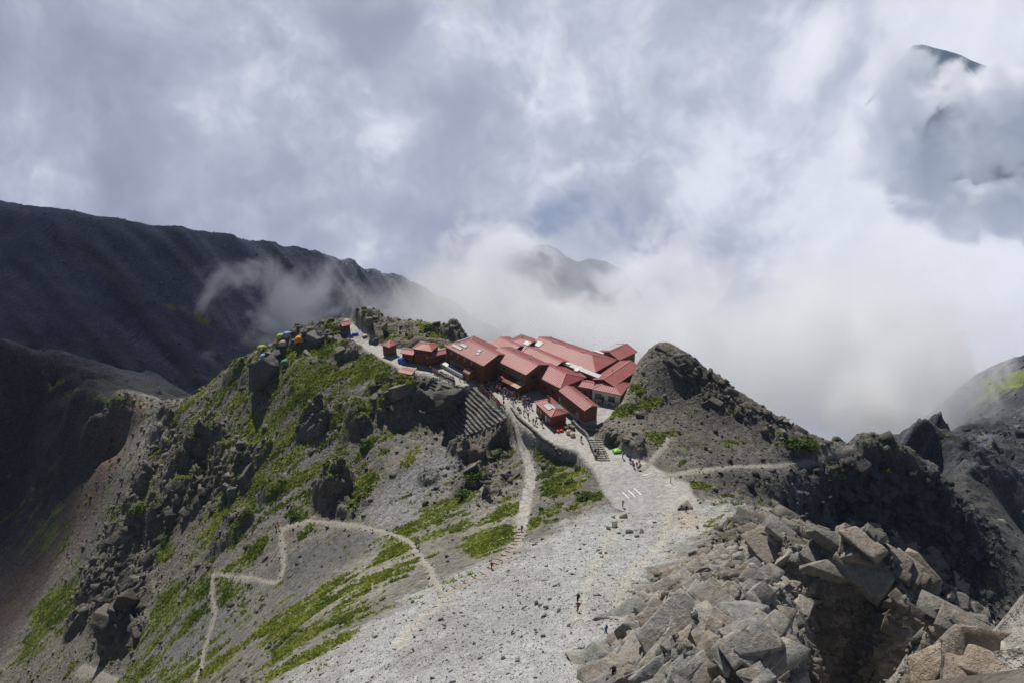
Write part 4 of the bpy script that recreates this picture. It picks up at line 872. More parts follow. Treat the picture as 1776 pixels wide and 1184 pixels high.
for x in (1.0, 2.3, 3.6): window(C1, 'f', x, 3.3, .8, .7, frame=M_FRAMED, bars=0)
window(C1, 'f', 5.0, .4, .8, 1.5, frame=M_FRAMED, bars=0)
C1b = building('lean_to_shed', 'low red-roofed lean-to in two steps, left end of the side building', (-33.0, 209.6), -20, 4.2, 3.8, 3.0, 20, wall=M_WALLR)
C1c = building('passage_building', 'red-roofed passage joining the side building to the long lodge wing', (-24.6, 205.4), 32, 7.2, 3.2, 3.3, 22, wall=M_WALLR)
C2 = building('wash_hut', 'small square red-brown hut beside the path, with a pyramid roof', (-39.6, 215.2), -38, 3.6, 3.9, 3.2, 22, hipl=True, hipr=True, rl=1.78, rr=1.82, wall=M_WALLR, ribs=.45)
window(C2, 'r', .8, 2.0, .7, .5, frame=M_FRAMED, bars=0); window(C2, 'r', 2.0, 2.0, .7, .5, frame=M_FRAMED, bars=0)
c3 = spot(606, 582); C3 = building('summit_hut', 'tiny tall hut on the crest with blue tarps at its foot', (c3.x - 1.9, c3.y - .2), 36, 3.2, 3.4, 3.2, 24, z=c3.z - .1, wall=M_WALLR, ribs=.45)
window(C3, 'f', 1.0, 1.6, .7, .6, frame=M_FRAMED, bars=0)
c4 = spot(703, 648); C4 = building('stone_shed', 'low flat red-roofed shed at the edge of the terrace below the side building', (-32.6, 200.9), -24, 4.4, 3.4, 1.7, 9, z=T0 - .6, wall=M_CONC, ribs=.45)

for (o_, x, y, z_) in ((B1, 9.0, 6.5, 7.0), (B2, 4.0, 6.2, 6.9), (B2, 12.0, 5.4, 7.2), (B3, 4.0, 6.0, 5.6), (B8, 3.0, 7.0, 6.2), (B5, 9.0, 2.9, 5.6), (B7, 6.0, 4.2, 5.3)):
    MB().tube([(x, y, z_ - .5), (x, y, z_ + .7), (x, y, z_ + .72), (x, y, z_ + .95)], [.11, .11, .2, .2], 8).build('flue', M_GREYM, o_)
for (o_, x0, x1, h_) in ((B1, .5, 17.5, 5.9), (B2, .3, 15.5, 5.9), (B3, .5, 11.3, 4.4)):
    MB().box(x0, x1, -.16, -.02, h_ - .12, h_).build('gutter', M_DARK, o_)

# ------------------------------------------------------------------ trails, ramp and steps
def resample(ln, step):
    P_ = [np.array(p, float) for p in ln]; out = [P_[0]]
    # Catmull-Rom through the surveyed points
    for i in range(len(P_) - 1):
        p0 = P_[max(i - 1, 0)]; p1 = P_[i]; p2 = P_[i + 1]; p3 = P_[min(i + 2, len(P_) - 1)]; n = max(2, int(np.linalg.norm(p2 - p1) / step))
        for k in range(1, n + 1):
            q = k / n; out.append(.5 * (2 * p1 + (p2 - p0) * q + (2 * p0 - 5 * p1 + 4 * p2 - p3) * q * q + (3 * p1 - p0 - 3 * p2 + p3) * q ** 3))
    return np.array(out)
M_PATH, t, b = mat_new('trodden_path'); geo = t.new('ShaderNodeNewGeometry'); PO = geo.outputs['Position']
vn = t.new('ShaderNodeTexVoronoi'); t.l.new(PO, vn.inputs['Vector']); vn.inputs['Scale'].default_value = 2.6; sc_ = t.new('ShaderNodeSeparateColor'); t.l.new(vn.outputs['Color'], sc_.inputs[0])
k_ = t.math('ADD', t.math('ADD', t.math('MULTIPLY', sc_.outputs[0], .45), t.math('MULTIPLY', t.noise(PO, .8, 5, .7), .8)), .38)
t.l.new(t.vmath('SCALE', (.27, .25, .215), k_), b.inputs['Base Color']); bp = t.new('ShaderNodeBump'); bp.inputs['Strength'].default_value = .6; bp.inputs['Distance'].default_value = .2; t.l.new(t.noise(PO, 2.4, 4, .7), bp.inputs['Height']); t.l.new(bp.outputs[0], b.inputs['Normal'])
M_RAMP, t, b = mat_new('paved_ramp'); geo = t.new('ShaderNodeNewGeometry'); PO = geo.outputs['Position']
vn = t.new('ShaderNodeTexVoronoi'); t.l.new(PO, vn.inputs['Vector']); vn.inputs['Scale'].default_value = 1.7; sc_ = t.new('ShaderNodeSeparateColor'); t.l.new(vn.outputs['Color'], sc_.inputs[0])
t.l.new(t.vmath('SCALE', (.33, .315, .285), t.math('ADD', t.math('ADD', t.math('MULTIPLY', sc_.outputs[0], .5), t.math('MULTIPLY', t.noise(PO, 1.0, 4, .7), .7)), .38)), b.inputs['Base Color'])
def ribbon(name, line, width, mat, lift=.05, seed=0, smooth_z=False):
    c = resample(line, .7); d = np.gradient(c, axis=0); d /= np.linalg.norm(d, axis=1)[:, None] + 1e-9; nrm = np.stack([-d[:, 1], d[:, 0]], 1); n = len(c)
    wl = width / 2 * (1 + .55 * fbm(c[:, 0], c[:, 1], 2.6, 3, .6, 300 + seed)); wr = width / 2 * (1 + .55 * fbm(c[:, 0], c[:, 1], 2.6, 3, .6, 310 + seed))
    cols = []; m = 5
    for j in range(m):
        q = j / (m - 1) * 2 - 1; off = np.where(q < 0, q * wl, q * wr); xy = c + nrm * off[:, None]; z = ground(xy[:, 0], xy[:, 1]) + lift * (1 - .8 * abs(q)); cols.append(np.column_stack([xy, z]))
    if smooth_z:
        zz = np.mean([k[:, 2] for k in cols], axis=0); zz = np.convolve(np.pad(zz, 3, 'edge'), np.ones(7) / 7, 'valid')
        for k in cols: k[:, 2] = zz + .25
    v = np.concatenate(cols); i = np.arange(n - 1); f = np.concatenate([np.stack([j * n + i, (j + 1) * n + i, (j + 1) * n + i + 1, j * n + i + 1], 1) for j in range(m - 1)])
    if smooth_z:                              # kerbed sides of the built ramp
        for j, s_ in ((0, 1), (m - 1, -1)):
            base = len(v); low = cols[j].copy(); low[:, 2] -= 1.6; low[:, :2] += nrm * (-.15 if j == 0 else .15); v = np.concatenate([v, low]); f = np.concatenate([f, np.stack([j * n + i, j * n + i + 1, base + i + 1, base + i], 1)])
    o = link(name, mesh_np(name, v, f, mat)); o['kind'] = 'structure'; return o, c
RIB = {}
for k, (ln, w) in TRAIL_XY.items():
    RIB[k] = ribbon('path', ln, w, M_RAMP if k == 'ramp' else M_PATH, .06, len(RIB), smooth_z=(k == 'ramp'))
M_LOG = simple_mat('weathered_log', (.22, .17, .12), .9, .1, .3)
po, pc = RIB['steps']
for i in range(4, len(pc) - 2, 3):            # timber risers across the stepped path
    a = pc[i]; d = pc[i + 1] - pc[i - 1]; d /= np.linalg.norm(d); q = np.array([-d[1], d[0]]) * .95; z = float(ground(*a)) + .12
    MB().tube([(a[0] - q[0], a[1] - q[1], z), (a[0] + q[0], a[1] + q[1], z)], [.11, .10], 6).build('log_step', M_LOG, po)

# ------------------------------------------------------------------ dry-stone work
M_DRY = M_ROCK
def stone_box(mb, cx, cy, cz, lx, ly, lz, ang, rng, cl):
    ca, sa = math.cos(ang), math.sin(ang); pts = []
    for (sx, sy, sz) in ((-1, -1, -1), (1, -1, -1), (1, 1, -1), (-1, 1, -1), (-1, -1, 1), (1, -1, 1), (1, 1, 1), (-1, 1, 1)):
        x = sx * lx / 2 * rng.uniform(.82, 1.0); y = sy * ly / 2 * rng.uniform(.82, 1.0); z = sz * lz / 2 * rng.uniform(.8, 1.0); pts.append((cx + x * ca - y * sa, cy + x * sa + y * ca, cz + z))
    mb.hexa(pts); c = rng.uniform(.75, 1.35); cl.extend([(.165 * c, .16 * c, .15 * c)] * 8)
def stone_part(name, mb, cl, parent):
    me = mb.mesh(name, M_DRY); add_attr(me, 'ground', np.array(cl), 'FLOAT_COLOR'); o = link(name, me, parent); return o
rng = np.random.default_rng(21)
def courses(label, line, outward, n, drop, out, trim0=0.0, trim1=0.0):
    """rows of dry stone stepping down the slope below an edge line (plan points at terrace level)"""
    root = thing('retaining_wall', label, 'retaining wall', (line[0][0], line[0][1], T0)); c = resample(line, .5); ow = np.array(outward)
    for r in range(n):
        mb = MB(); cl = []; i0 = int(trim0 * r); i1 = len(c) - int(trim1 * r); cc = c[i0:i1] + ow * (r + .6) * out
        cc = cc + np.outer(fbm(cc[:, 0], cc[:, 1], 5, 2, .5, 401) * .35, ow)
        if len(cc) < 6: break
        s = 0.0; i = 0
        while i < len(cc) - 1:
            k = int(rng.integers(1, 3)); j = min(i + k, len(cc) - 1); a, b_ = cc[i], cc[j]; m_ = (a + b_) / 2; l_ = np.linalg.norm(b_ - a); z = T0 - .35 - r * drop + .25 * float(vnoise(np.array([m_[0] * .3]), np.array([m_[1] * .3]), 403)[0])
            stone_box(mb, m_[0] - root.location.x, m_[1] - root.location.y, z - T0 - .15 - .35, l_ * 1.02, out * 1.25, drop * 1.25, math.atan2(b_[1] - a[1], b_[0] - a[0]), rng, cl); i = j
        o = stone_part('stone_course', mb, cl, root)
    return root
courses('fan of dry-stone terraces stepping down below the railed terrace edge', WALL_A, WALL_A_OUT, 12, .78, .78, .35, 1.7)
courses('short dry-stone terraces below the row of seated hikers', WALL_B, WALL_B_OUT, 6, .72, .7, .3, .5)
def low_wall(label, px, h=.9, w=.6, z=T0):
    c = resample([at_z(u, v, z)[:2] for u, v in px], .5); root = thing('stone_wall', label, 'stone wall', (c[0][0], c[0][1], z)); mb = MB(); cl = []; i = 0
    for lvl in range(2):
        i = lvl
        while i < len(c) - 2:
            j = min(i + int(rng.integers(1, 3)), len(c) - 1); a, b_ = c[i], c[j]; m_ = (a + b_) / 2
            g_ = float(ground(*m_)) - z
            stone_box(mb, m_[0] - c[0][0], m_[1] - c[0][1], g_ - .15 + h * (.25 + .5 * lvl), np.linalg.norm(b_ - a) * 1.05, w * (1.1 - .15 * lvl), h * .62, math.atan2(b_[1] - a[1], b_[0] - a[0]), rng, cl); i = j
    stone_part('stones', mb, cl, root); return root
low_wall('low stone wall along the drop beside the top of the paved ramp', [(886, 709), (900, 727), (918, 742), (943, 762), (975, 778)], .9)
low_wall('low stone wall running from the cream sacks down to the stone stairs', [(992, 733), (1006, 747), (1017, 757), (1028, 780), (1034, 796)], 1.2)
low_wall('stone wall lining the trail up the side of the right lodge wing', [(1084, 692), (1098, 668), (1108, 650)], 1.0)
st = thing('stone_staircase', 'rough stone staircase climbing the bank beside the green tarp', 'staircase', tuple(spot(1044, 798)))
for k in range(10):
    a = np.array(at_z(1046 - k * 1.6, 797 - k * 3.9, T0 + k * .16)); mb = MB(); cl = []
    for q in range(4): stone_box(mb, a[0] - st.location.x - 1.2 + q * .8, a[1] - st.location.y + rng.uniform(-.08, .08), T0 + k * .16 - st.location.z, .8, .62, .42, -.25, rng, cl)
    cl = [tuple(c_ * 1.7 for c_ in q) for q in cl]; stone_part('step', mb, cl, st)

# railing along the terrace edge
ra = resample([at_z(u, v, T0)[:2] for u, v in [(824, 666), (838, 678), (852, 692), (868, 708)]], 1.9)
rl_ = thing('railing', 'dark red timber railing along the terrace edge above the stone terraces', 'railing', (*ra[0], T0))
for i, p_ in enumerate(ra):
    x, y = p_ - ra[0]; MB().box(x - .06, x + .06, y - .06, y + .06, -.1, 1.05).build('post', M_WALLR, rl_)
    if i:
        xa, ya = ra[i - 1] - ra[0]
        for z_ in (.4, .68, .95): MB().bar((xa, ya, z_), (x, y, z_), .05, .14).build('plank', M_WALLR, rl_)

# ------------------------------------------------------------------ boulders
def boulder_mesh(seed, npts=16, detail=1, flat=1.0, rough=1.0):
    v, f = rock_proto(seed, npts, flat, detail, rough); return mesh_np('boulder', v, f, M_BOULDER)
M_BOULDER = M_ROCK.copy(); M_BOULDER.name = 'boulder_rock'
for n_ in M_BOULDER.node_tree.nodes:
    if n_.type == 'ATTRIBUTE':
        oi = M_BOULDER.node_tree.nodes.new('ShaderNodeObjectInfo')
        for l_ in list(n_.outputs['Color'].links): M_BOULDER.node_tree.links.new(oi.outputs['Color'], l_.to_socket)
BM = [mesh_np('boulder', *block_proto(700 + i, 2, .9), M_BOULDER) for i in range(18)]
def put_boulder(pos, s, col, parent=None, sx=1, sy=1, sz=1, rot=None, mesh=None, name='boulder'):
    o = link(name, mesh or BM[int(rng.integers(0, len(BM)))], parent); o.location = pos; o.scale = (s * sx, s * sy, s * sz)
    o.rotation_euler = rot or (rng.normal(0, .3), rng.normal(0, .3), rng.uniform(0, 6.28)); o.color = (*col, 1); return o
def crag_field(n, px_box, smin, smax, col, sink=.35, dens=None, bed=None, tight=1.0):
    k = 0; tries = 0
    while k < n and tries < n * 40:
        tries += 1; u = rng.uniform(px_box[0], px_box[2]); v = rng.uniform(px_box[1], px_box[3])
        if dens and dens(u, v) < rng.uniform(): continue
        p_ = spot(u, v)
        if p_ is None or float(grid_at(SD, p_.x, p_.y)) < .8 or float(grid_at(PD, p_.x, p_.y)) < .8: continue
        s = smin * (smax / smin) ** (rng.uniform() ** 1.8); c_ = rng.uniform(.75, 1.3); hue = rng.uniform(-.06, .06)
        r_ = (bed[0] + rng.normal(0, .25 * tight), bed[1] + rng.normal(0, .25 * tight), bed[2] + rng.normal(0, .45 * tight)) if bed else None
        put_boulder((p_.x, p_.y, p_.z - s * sink * .5), s, (col[0] * c_ * (1 + hue), col[1] * c_, col[2] * c_ * (1 - hue)), terrain, rng.uniform(.8, 1.3), rng.uniform(.6, 1.0), rng.uniform(.45, .9), r_); k += 1
def band(pts, w): 
    a_ = np.array(pts, float); return lambda u, v: math.exp(-(float(pdist(np.array([u]), np.array([v]), pts)[0]) / w) ** 2)
crag_field(60, (1010, 1020, 1420, 1184), .7, 2.3, (.305, .292, .268), .6, dens=band([(1040, 1175), (1130, 1110), (1230, 1070), (1330, 1070), (1400, 1150)], 50), bed=(.42, -.30, .55), tight=.4)
crag_field(58, (1280, 880, 1700, 1090), .9, 2.8, (.25, .232, .208), .7, dens=band([(1310, 905), (1400, 945), (1520, 945), (1600, 990), (1680, 1060)], 34), bed=(.55, .30, -.55), tight=.35)
crag_field(24, (1150, 940, 1420, 1050), .7, 2.0, (.29, .272, .245), .6, bed=(.42, -.30, .55), tight=.4)
crag_field(16, (1590, 1130, 1776, 1184), .5, 1.3, (.32, .275, .23), .6, bed=(.3, .2, -.3), tight=.5)
# jointed bedrock of the crags: interlocking blocks on one bedding, settled into the ground
def bedrock(label, poly, n, smin, smax, col, bed, zsink):
    pl = np.array(poly, float); pts = []; rr_ = np.random.default_rng(int(poly[0][0]))
    for _try in range(n * 12):
        if len(pts) >= n: break
        u = rr_.uniform(pl[:, 0].min(), pl[:, 0].max()); v = rr_.uniform(pl[:, 1].min(), pl[:, 1].max())
        if sdist(np.array([u]), np.array([v]), pl)[0] > 0: continue
        p_ = spot(u, v, 45)
        if p_ is not None and p_.length < 330: pts.append(p_)
    n = len(pts); sz_ = smin * (smax / smin) ** (rr_.uniform(0, 1, n) ** 2.4); pos = np.array([tuple(q) for q in pts]); pos[:, 2] -= sz_ * zsink
    from mathutils import Euler
    V_, F_, C_ = [], [], []; off = 0
    for i in range(n):
        pv, pf = BLK[int(rr_.integers(0, len(BLK)))]; e = Euler((bed[0] + rr_.normal(0, .10), bed[1] + rr_.normal(0, .10), bed[2] + rr_.normal(0, .14))); R_ = np.array(e.to_matrix())
        v = (pv * sz_[i] * np.array([rr_.uniform(.9, 1.9), rr_.uniform(.6, 1.0), rr_.uniform(.35, .7)])) @ R_.T + pos[i]; V_.append(v); F_.append(pf + off); off += len(pv); c_ = rr_.uniform(.78, 1.22); h_ = rr_.uniform(-.05, .05); C_.append(np.repeat(np.array([[col[0] * c_ * (1 + h_), col[1] * c_, col[2] * c_ * (1 - h_)]]), len(pv), 0))
    me = mesh_np('bedrock_blocks', np.concatenate(V_), np.concatenate(F_), M_ROCK); add_attr(me, 'ground', np.concatenate(C_), 'FLOAT_COLOR'); o = link('bedrock_blocks', me, terrain); o['kind'] = 'stuff'; return o
BLK = [block_proto(860 + i, 1, .6) for i in range(12)]
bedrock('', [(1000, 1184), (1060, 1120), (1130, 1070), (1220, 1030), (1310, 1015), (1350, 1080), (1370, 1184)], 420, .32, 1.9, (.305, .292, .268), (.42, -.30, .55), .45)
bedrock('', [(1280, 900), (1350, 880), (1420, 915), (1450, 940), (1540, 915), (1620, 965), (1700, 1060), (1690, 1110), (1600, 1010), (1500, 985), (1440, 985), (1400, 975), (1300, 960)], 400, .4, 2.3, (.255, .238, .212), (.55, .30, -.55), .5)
bedrock('', [(1130, 1020), (1180, 970), (1280, 930), (1400, 980), (1380, 1040), (1250, 1030)], 200, .3, 1.7, (.29, .272, .245), (.42, -.30, .55), .5)
bedrock('', [(1400, 1000), (1500, 1000), (1600, 1030), (1690, 1110), (1680, 1184), (1400, 1184)], 260, .35, 1.4, (.20, .178, .155), (.75, .30, -.55), .35)
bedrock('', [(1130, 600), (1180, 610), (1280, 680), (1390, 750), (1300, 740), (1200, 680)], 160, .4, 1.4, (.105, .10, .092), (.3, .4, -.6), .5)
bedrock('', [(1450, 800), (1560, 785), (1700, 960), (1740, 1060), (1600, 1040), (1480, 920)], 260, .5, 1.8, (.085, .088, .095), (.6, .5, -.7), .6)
bedrock('', [(180, 940), (240, 900), (300, 840), (430, 800), (420, 860), (320, 910), (260, 990), (240, 1110), (170, 1110), (150, 1010)], 260, .5, 1.9, (.115, .11, .10), (.5, -.3, .7), .5)
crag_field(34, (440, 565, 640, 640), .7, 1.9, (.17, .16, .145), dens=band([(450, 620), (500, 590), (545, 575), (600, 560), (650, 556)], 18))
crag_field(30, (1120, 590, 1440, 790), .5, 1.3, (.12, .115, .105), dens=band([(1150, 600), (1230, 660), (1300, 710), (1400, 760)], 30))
crag_field(12, (650, 672, 750, 712), 1.0, 2.4, (.15, .145, .135)); 
crag_field(12, (1030, 745, 1110, 810), .7, 1.5, (.19, .18, .155)); crag_field(12, (790, 775, 890, 860), 1.0, 2.2, (.15, .14, .125)); crag_field(8, (700, 670, 800, 720), 1.0, 2.2, (.14, .13, .12))
crag_field(10, (160, 1010, 250, 1120), 1.2, 2.6, (.12, .105, .09)); crag_field(8, (340, 790, 430, 850), 1.2, 2.8, (.13, .125, .115))
# single boulders one can point to
def lone(label, u, v, s, col, sx=1, sy=1, sz=1, rz=0, seed=900, npts=15, detail=2, up=.3, flip=0.0):
    p_ = spot(u, v); o = put_boulder((p_.x, p_.y, p_.z + s * sz * up), s, col, None, sx, sy, sz, (flip, 0, rz), boulder_mesh(seed, npts, detail)); return tag(o, label, 'boulder')
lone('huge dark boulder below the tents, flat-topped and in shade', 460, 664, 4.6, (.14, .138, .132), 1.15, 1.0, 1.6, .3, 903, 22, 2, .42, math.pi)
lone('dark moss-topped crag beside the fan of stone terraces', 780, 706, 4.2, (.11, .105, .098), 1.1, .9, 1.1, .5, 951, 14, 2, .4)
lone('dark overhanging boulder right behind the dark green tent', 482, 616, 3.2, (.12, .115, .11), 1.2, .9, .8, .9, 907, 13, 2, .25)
lone('upright rock pillar on the crest right of the tiny tall hut', 642, 570, 1.6, (.2, .185, .16), .8, .8, 1.3, .2, 911, 13, 2, .8)
lone('pale rounded rock on the crest farther right of the pillar', 666, 576, 1.5, (.2, .185, .16), .8, .9, 1.2, 1.2, 913, 13, 2, .8)
lone('grey boulder beside the path near the small square hut', 652, 594, 1.3, (.14, .135, .128), 1.1, 1, 1.0, .5, 971, 22, 2, .3)
lone('brown rock outcrop left of the round green shrub below the terraces', 830, 800, 2.6, (.15, .12, .10), 1, .8, 1.3, .2, 919, 14, 2, .2)
for i, (u, v, s, tx) in enumerate([(1081, 897, .75, 'flat dark stone on the scree below the helipad stripes'), (1066, 913, .8, 'notched dark stone on the scree, middle of the row'), (1055, 917, .6, 'small dark stone at the left end of the row on the scree'), (1091, 924, .75, 'elongated dark stone tilted on the scree'), (1112, 923, .6, 'low dark stone at the right end of the row on the scree'), (1105, 931, .45, 'smallest stone of the row on the scree')]):
    lone(tx, u, v, s, (.12, .118, .10), 1.3, .9, .8, rng.uniform(0, 3), 930 + i, 11, 1, .35)
lone('large flat rock with packs leaning on it on the gravel flat', 1187, 880, 1.4, (.27, .23, .18), 1.4, .9, .6, .3, 940, 13, 2, .5)

# ------------------------------------------------------------------ tents
def tent(label, u, v, mat, s=1.0, rz=0.0, group='dome tents among the crest rocks'):
    p_ = spot(u, v); o = thing('dome_tent', label, 'tent', (p_.x, p_.y, p_.z + .35), rz, group); n = 20; m = 7; mb = MB(); vs = []
    for j in range(m + 1):
        a = j / m * math.pi / 2
        for q in range(n):
            b_ = 2 * math.pi * q / n; r = math.cos(a) ** .8; sq = 1 + .10 * math.cos(4 * b_) * math.cos(a); vs.append((1.25 * s * r * math.cos(b_) * sq, 1.0 * s * r * math.sin(b_) * sq, 1.25 * s * math.sin(a) ** .95))
    mb.v = vs; mb.f = [(j * n + q, j * n + (q + 1) % n, (j + 1) * n + (q + 1) % n, (j + 1) * n + q) for j in range(m) for q in range(n)]
    mb.build('canopy', mat, o, True)
    for sg in (1, -1):
        pts = [(1.30 * s * math.cos(a) * .74, sg * 1.04 * s * math.cos(a) * .74, 1.28 * s * max(math.sin(a), 0) ** .95) for a in np.linspace(0, math.pi, 13)]; MB().tube(pts, [.035] * 13, 5).build('pole', M_GREYM, o)
    dr = MB(); dr.v = [(-.35 * s, -1.06 * s, .02), (.35 * s, -1.06 * s, .02), (.22 * s, -.80 * s, .80 * s), (-.22 * s, -.80 * s, .80 * s)]; dr.f = [(0, 1, 2, 3)]
    MB().slab([(-.35 * s, -1.10 * s, .06), (.35 * s, -1.10 * s, .06), (.2 * s, -.86 * s, .82 * s), (-.2 * s, -.86 * s, .82 * s)], .05).build('door_flap', M_BEIGE if mat is not M_BEIGE else M_LBLUE, o); return o
for a_ in [('mint green dome tent at the far left of the camp', 463, 594, M_MINT, 1.3, .3), ('orange dome tent half hidden behind the rocks beside the mint one', 478, 593, M_ORANGE, 1.35, 1.0), ('yellow dome tent behind the half-hidden orange one', 488, 588, M_YELG, 1.2, .5),
           ('pale blue dome tent highest on the crest', 499, 585, M_LBLUE, 1.25, .2), ('bright orange dome tent standing alone right of the dark rocks', 520, 593, M_ORANGE, 1.35, .8), ('beige dome tent between the boulders', 493, 600, M_BEIGE, 1.2, .4),
           ('lime yellow dome tent at the left edge of the camp', 455, 608, M_YELG, 1.25, .1), ('blue dome tent on top of the huge dark boulder', 457, 622, M_LBLUE, 1.0, 1.2), ('dark green dome tent low in the shade of the boulders', 495, 633, M_DGREEN, 1.2, .7), ('small green tent squeezed behind the dark green one', 481, 626, M_DGREEN, .7, .2)]: tent(*a_)

# ------------------------------------------------------------------ goods and fittings on the terrace
def blob_mesh(name, mat, rx, ry, rz_, seed, sub=2, amp=.18, flat=True):
    from mathutils import noise as mn
    bm = bmesh.new(); bmesh.ops.create_icosphere(bm, subdivisions=sub, radius=1.0); off = Vector((seed * 3.1, seed * 1.7, 0))
    for v in bm.verts:
        v.co *= 1 + amp * mn.noise(v.co * 1.6 + off)
        if flat and v.co.z < -.55: v.co.z = -.55
        v.co = Vector((v.co.x * rx, v.co.y * ry, v.co.z * rz_))
    me = bpy.data.meshes.new(name); bm.to_mesh(me); bm.free(); me.materials.append(mat); me.polygons.foreach_set('use_smooth', np.ones(len(me.polygons), bool)); return me
def sack(name, label, cat, u, v, mat, rx, ry, rz_, seed, group=None, z=None, tie=True):
    p_ = Vector(at_z(u, v, z)) if z is not None else spot(u, v); o = thing(name, label, cat, (p_.x, p_.y, p_.z), seed * .7, group)
    b_ = link('bag', blob_mesh(name, mat, rx, ry, rz_, seed), o); b_.location = (0, 0, rz_ * .5)
    if tie: MB().tube([(0, 0, rz_ * 1.35), (.02, .02, rz_ * 1.75)], [.10, .05], 6).build('tie', M_LOG, o)
for i, (u, v) in enumerate([(965, 741), (969, 739), (973, 738), (977, 736), (966, 746), (970, 744), (975, 743), (968, 749), (974, 748)]):
    sack('red_bundle', 'red plastic-wrapped bundle in the pile behind the kiosk', 'bundle', u, v, M_RED, .62, .5, .42, i + 1, 'pile of red bundles behind the kiosk')
sack('bulk_sack', 'left one of the two big cream sacks at the edge of the gravel', 'sack', 986, 752, M_SACK, .75, .75, .8, 21); sack('bulk_sack', 'right one of the two big cream sacks at the edge of the gravel', 'sack', 993, 756, M_SACK, .72, .72, .75, 22)
for i, (u, v, c_) in enumerate([(982, 745, M_DARK), (988, 742, M_LOG), (993, 744, M_LOG)]):
    p_ = spot(u, v); o = thing('wooden_crate' if i else 'black_crate', ['black crate between the red bundles and the cream sacks', 'brown crate behind the cream sacks, nearer the kiosk', 'brown crate behind the cream sacks, next to the stone wall'][i], 'crate', tuple(p_), .4 + i); MB().box(-.5, .5, -.4, .4, -.1, .8).build('box', c_, o); MB().box(-.54, .54, -.44, .44, .801, .88).build('lid', c_, o)
B1dims = math.radians(-48.6)
def b1(x, y, z=0): return Vector((-19.8 + x * math.cos(B1dims) - y * math.sin(B1dims), 208.1 + x * math.sin(B1dims) + y * math.cos(B1dims), T0 + z))
for k in range(6):
    tx = ['first', 'second', 'third', 'fourth', 'fifth', 'sixth'][k]
    o = thing('storage_locker', f'grey metal locker, {tx} from the left in the row before the lodge wing', 'locker', b1(.3 + k * 1.75, -1.3), B1dims, 'grey lockers in a row')
    MB().box(.03, 1.70, -.55, .55, -.2, 1.15).build('body', M_LIGHTM, o); MB().slab([(0, -.62, 1.2), (1.73, -.62, 1.2), (1.73, .6, 1.42), (0, .6, 1.42)], .06).build('lid', M_GREYM, o)
sh = building('entrance_shed', 'small ochre entrance shed at the end of the row of lockers', tuple(b1(11.2, -1.9))[:2], -48.6, 2.6, 3.4, 2.5, 24, wall=M_WALL2); 
for i, (u, v) in enumerate([(695, 628), (700, 630)]):
    p_ = spot(u, v); o = thing('water_tank', ['blue round water tank beside the lean-to, the left one', 'blue round water tank beside the lean-to, the right one'][i], 'tank', tuple(p_)); pts = [(0, 0, -.1), (0, 0, .1), (0, 0, .7), (0, 0, 1.2), (0, 0, 1.45), (0, 0, 1.55)]; MB().tube(pts, [.7, .85, .9, .8, .5, .22], 14).build('shell', M_BLUE, o, True); MB().tube([(0, 0, 1.56), (0, 0, 1.66)], [.22, .22], 10).build('cap', M_WHITE, o)
def tarp(label, u, v, mat, lx, ly, h, seed, rz=0):
    p_ = spot(u, v); n = 12; g_ = np.linspace(-1, 1, n); gx, gy = np.meshgrid(g_, g_); zz = h * (1 - np.maximum(abs(gx), abs(gy)) ** 3) * (.8 + .35 * fbm(gx * 3 + seed, gy * 3, 1.2, 3, .6, seed)) + .04
    edge = 1 + .08 * fbm(gx * 4 + seed * 2, gy * 4, 1.0, 2, .5, seed + 5); vs = np.stack([gx * lx / 2 * edge, gy * ly / 2 * edge, zz], -1).reshape(-1, 3); id_ = np.arange(n * n).reshape(n, n); f = np.stack([id_[:-1, :-1], id_[:-1, 1:], id_[1:, 1:], id_[1:, :-1]], -1).reshape(-1, 4)
    o = link('tarp', mesh_np('tarp', vs, f, mat, True)); o.location = p_; o.rotation_euler = (0, 0, rz); sol = o.modifiers.new('thick', 'SOLIDIFY'); sol.thickness = .03; return tag(o, label, 'tarp')
tarp('bright green tarp over gear beside the stone stairs', 1072, 783, M_GREEN, 2.6, 1.8, .7, 3, .2); tarp('blue tarp hanging at the foot of the narrow annex', 1006, 733, M_BLUE, 1.3, 2.2, 1.1, 5, -1.0)
tarp('blue tarp left of the tiny tall hut', 599, 578, M_BLUE, 2.4, 1.6, .9, 7, .3); tarp('blue tarp right of the tiny tall hut', 616, 580, M_BLUE, 2.2, 1.4, .7, 9, .1); tarp('pale tarp over gear right of the tiny tall hut', 635, 583, M_BEIGE, 2.4, 1.5, .6, 11, .4)
# helipad stripes
hm = thing('helipad_marking', 'three white painted stripes on the gravel helipad', 'marking', (26.3, 143.0, T0)); M_PAINT = simple_mat('white_paint', (.78, .77, .72), .8, .2, .15, 3)
for (u0, v0, u1, v1) in ((1079, 852, 1091, 864), (1089.5, 849, 1101.5, 861), (1100, 846, 1112, 857.5)):
    a = np.array(at_z(u0, v0, T0)); b_ = np.array(at_z(u1, v1, T0)); d = (b_ - a)[:2]; l_ = np.linalg.norm(d); d /= l_; nn = np.array([-d[1], d[0]]) * .13; k = 8; vs = []
    for i in range(k + 1):
        q = a[:2] + d * l_ * i / k
        for s_ in (-1, 1): w_ = q + nn * s_; vs.append((w_[0] - 26.3, w_[1] - 143.0, float(ground(*w_)) + .035 - T0))
    link('stripe', mesh_np('stripe', np.array(vs), np.array([(2 * i, 2 * i + 2, 2 * i + 3, 2 * i + 1) for i in range(k)]), M_PAINT), hm)
cm = thing('ground_marking', 'small white painted cross where the trail leaves the helipad', 'marking', tuple(spot(1119, 824)))
for an in (.4, -.7): o = MB().box(-1.0, 1.0, -.09, .09, .06, .10).build('stroke', M_PAINT, cm); o.rotation_euler = (0, 0, an); o.location = (0, 0, abs(an) * .01)
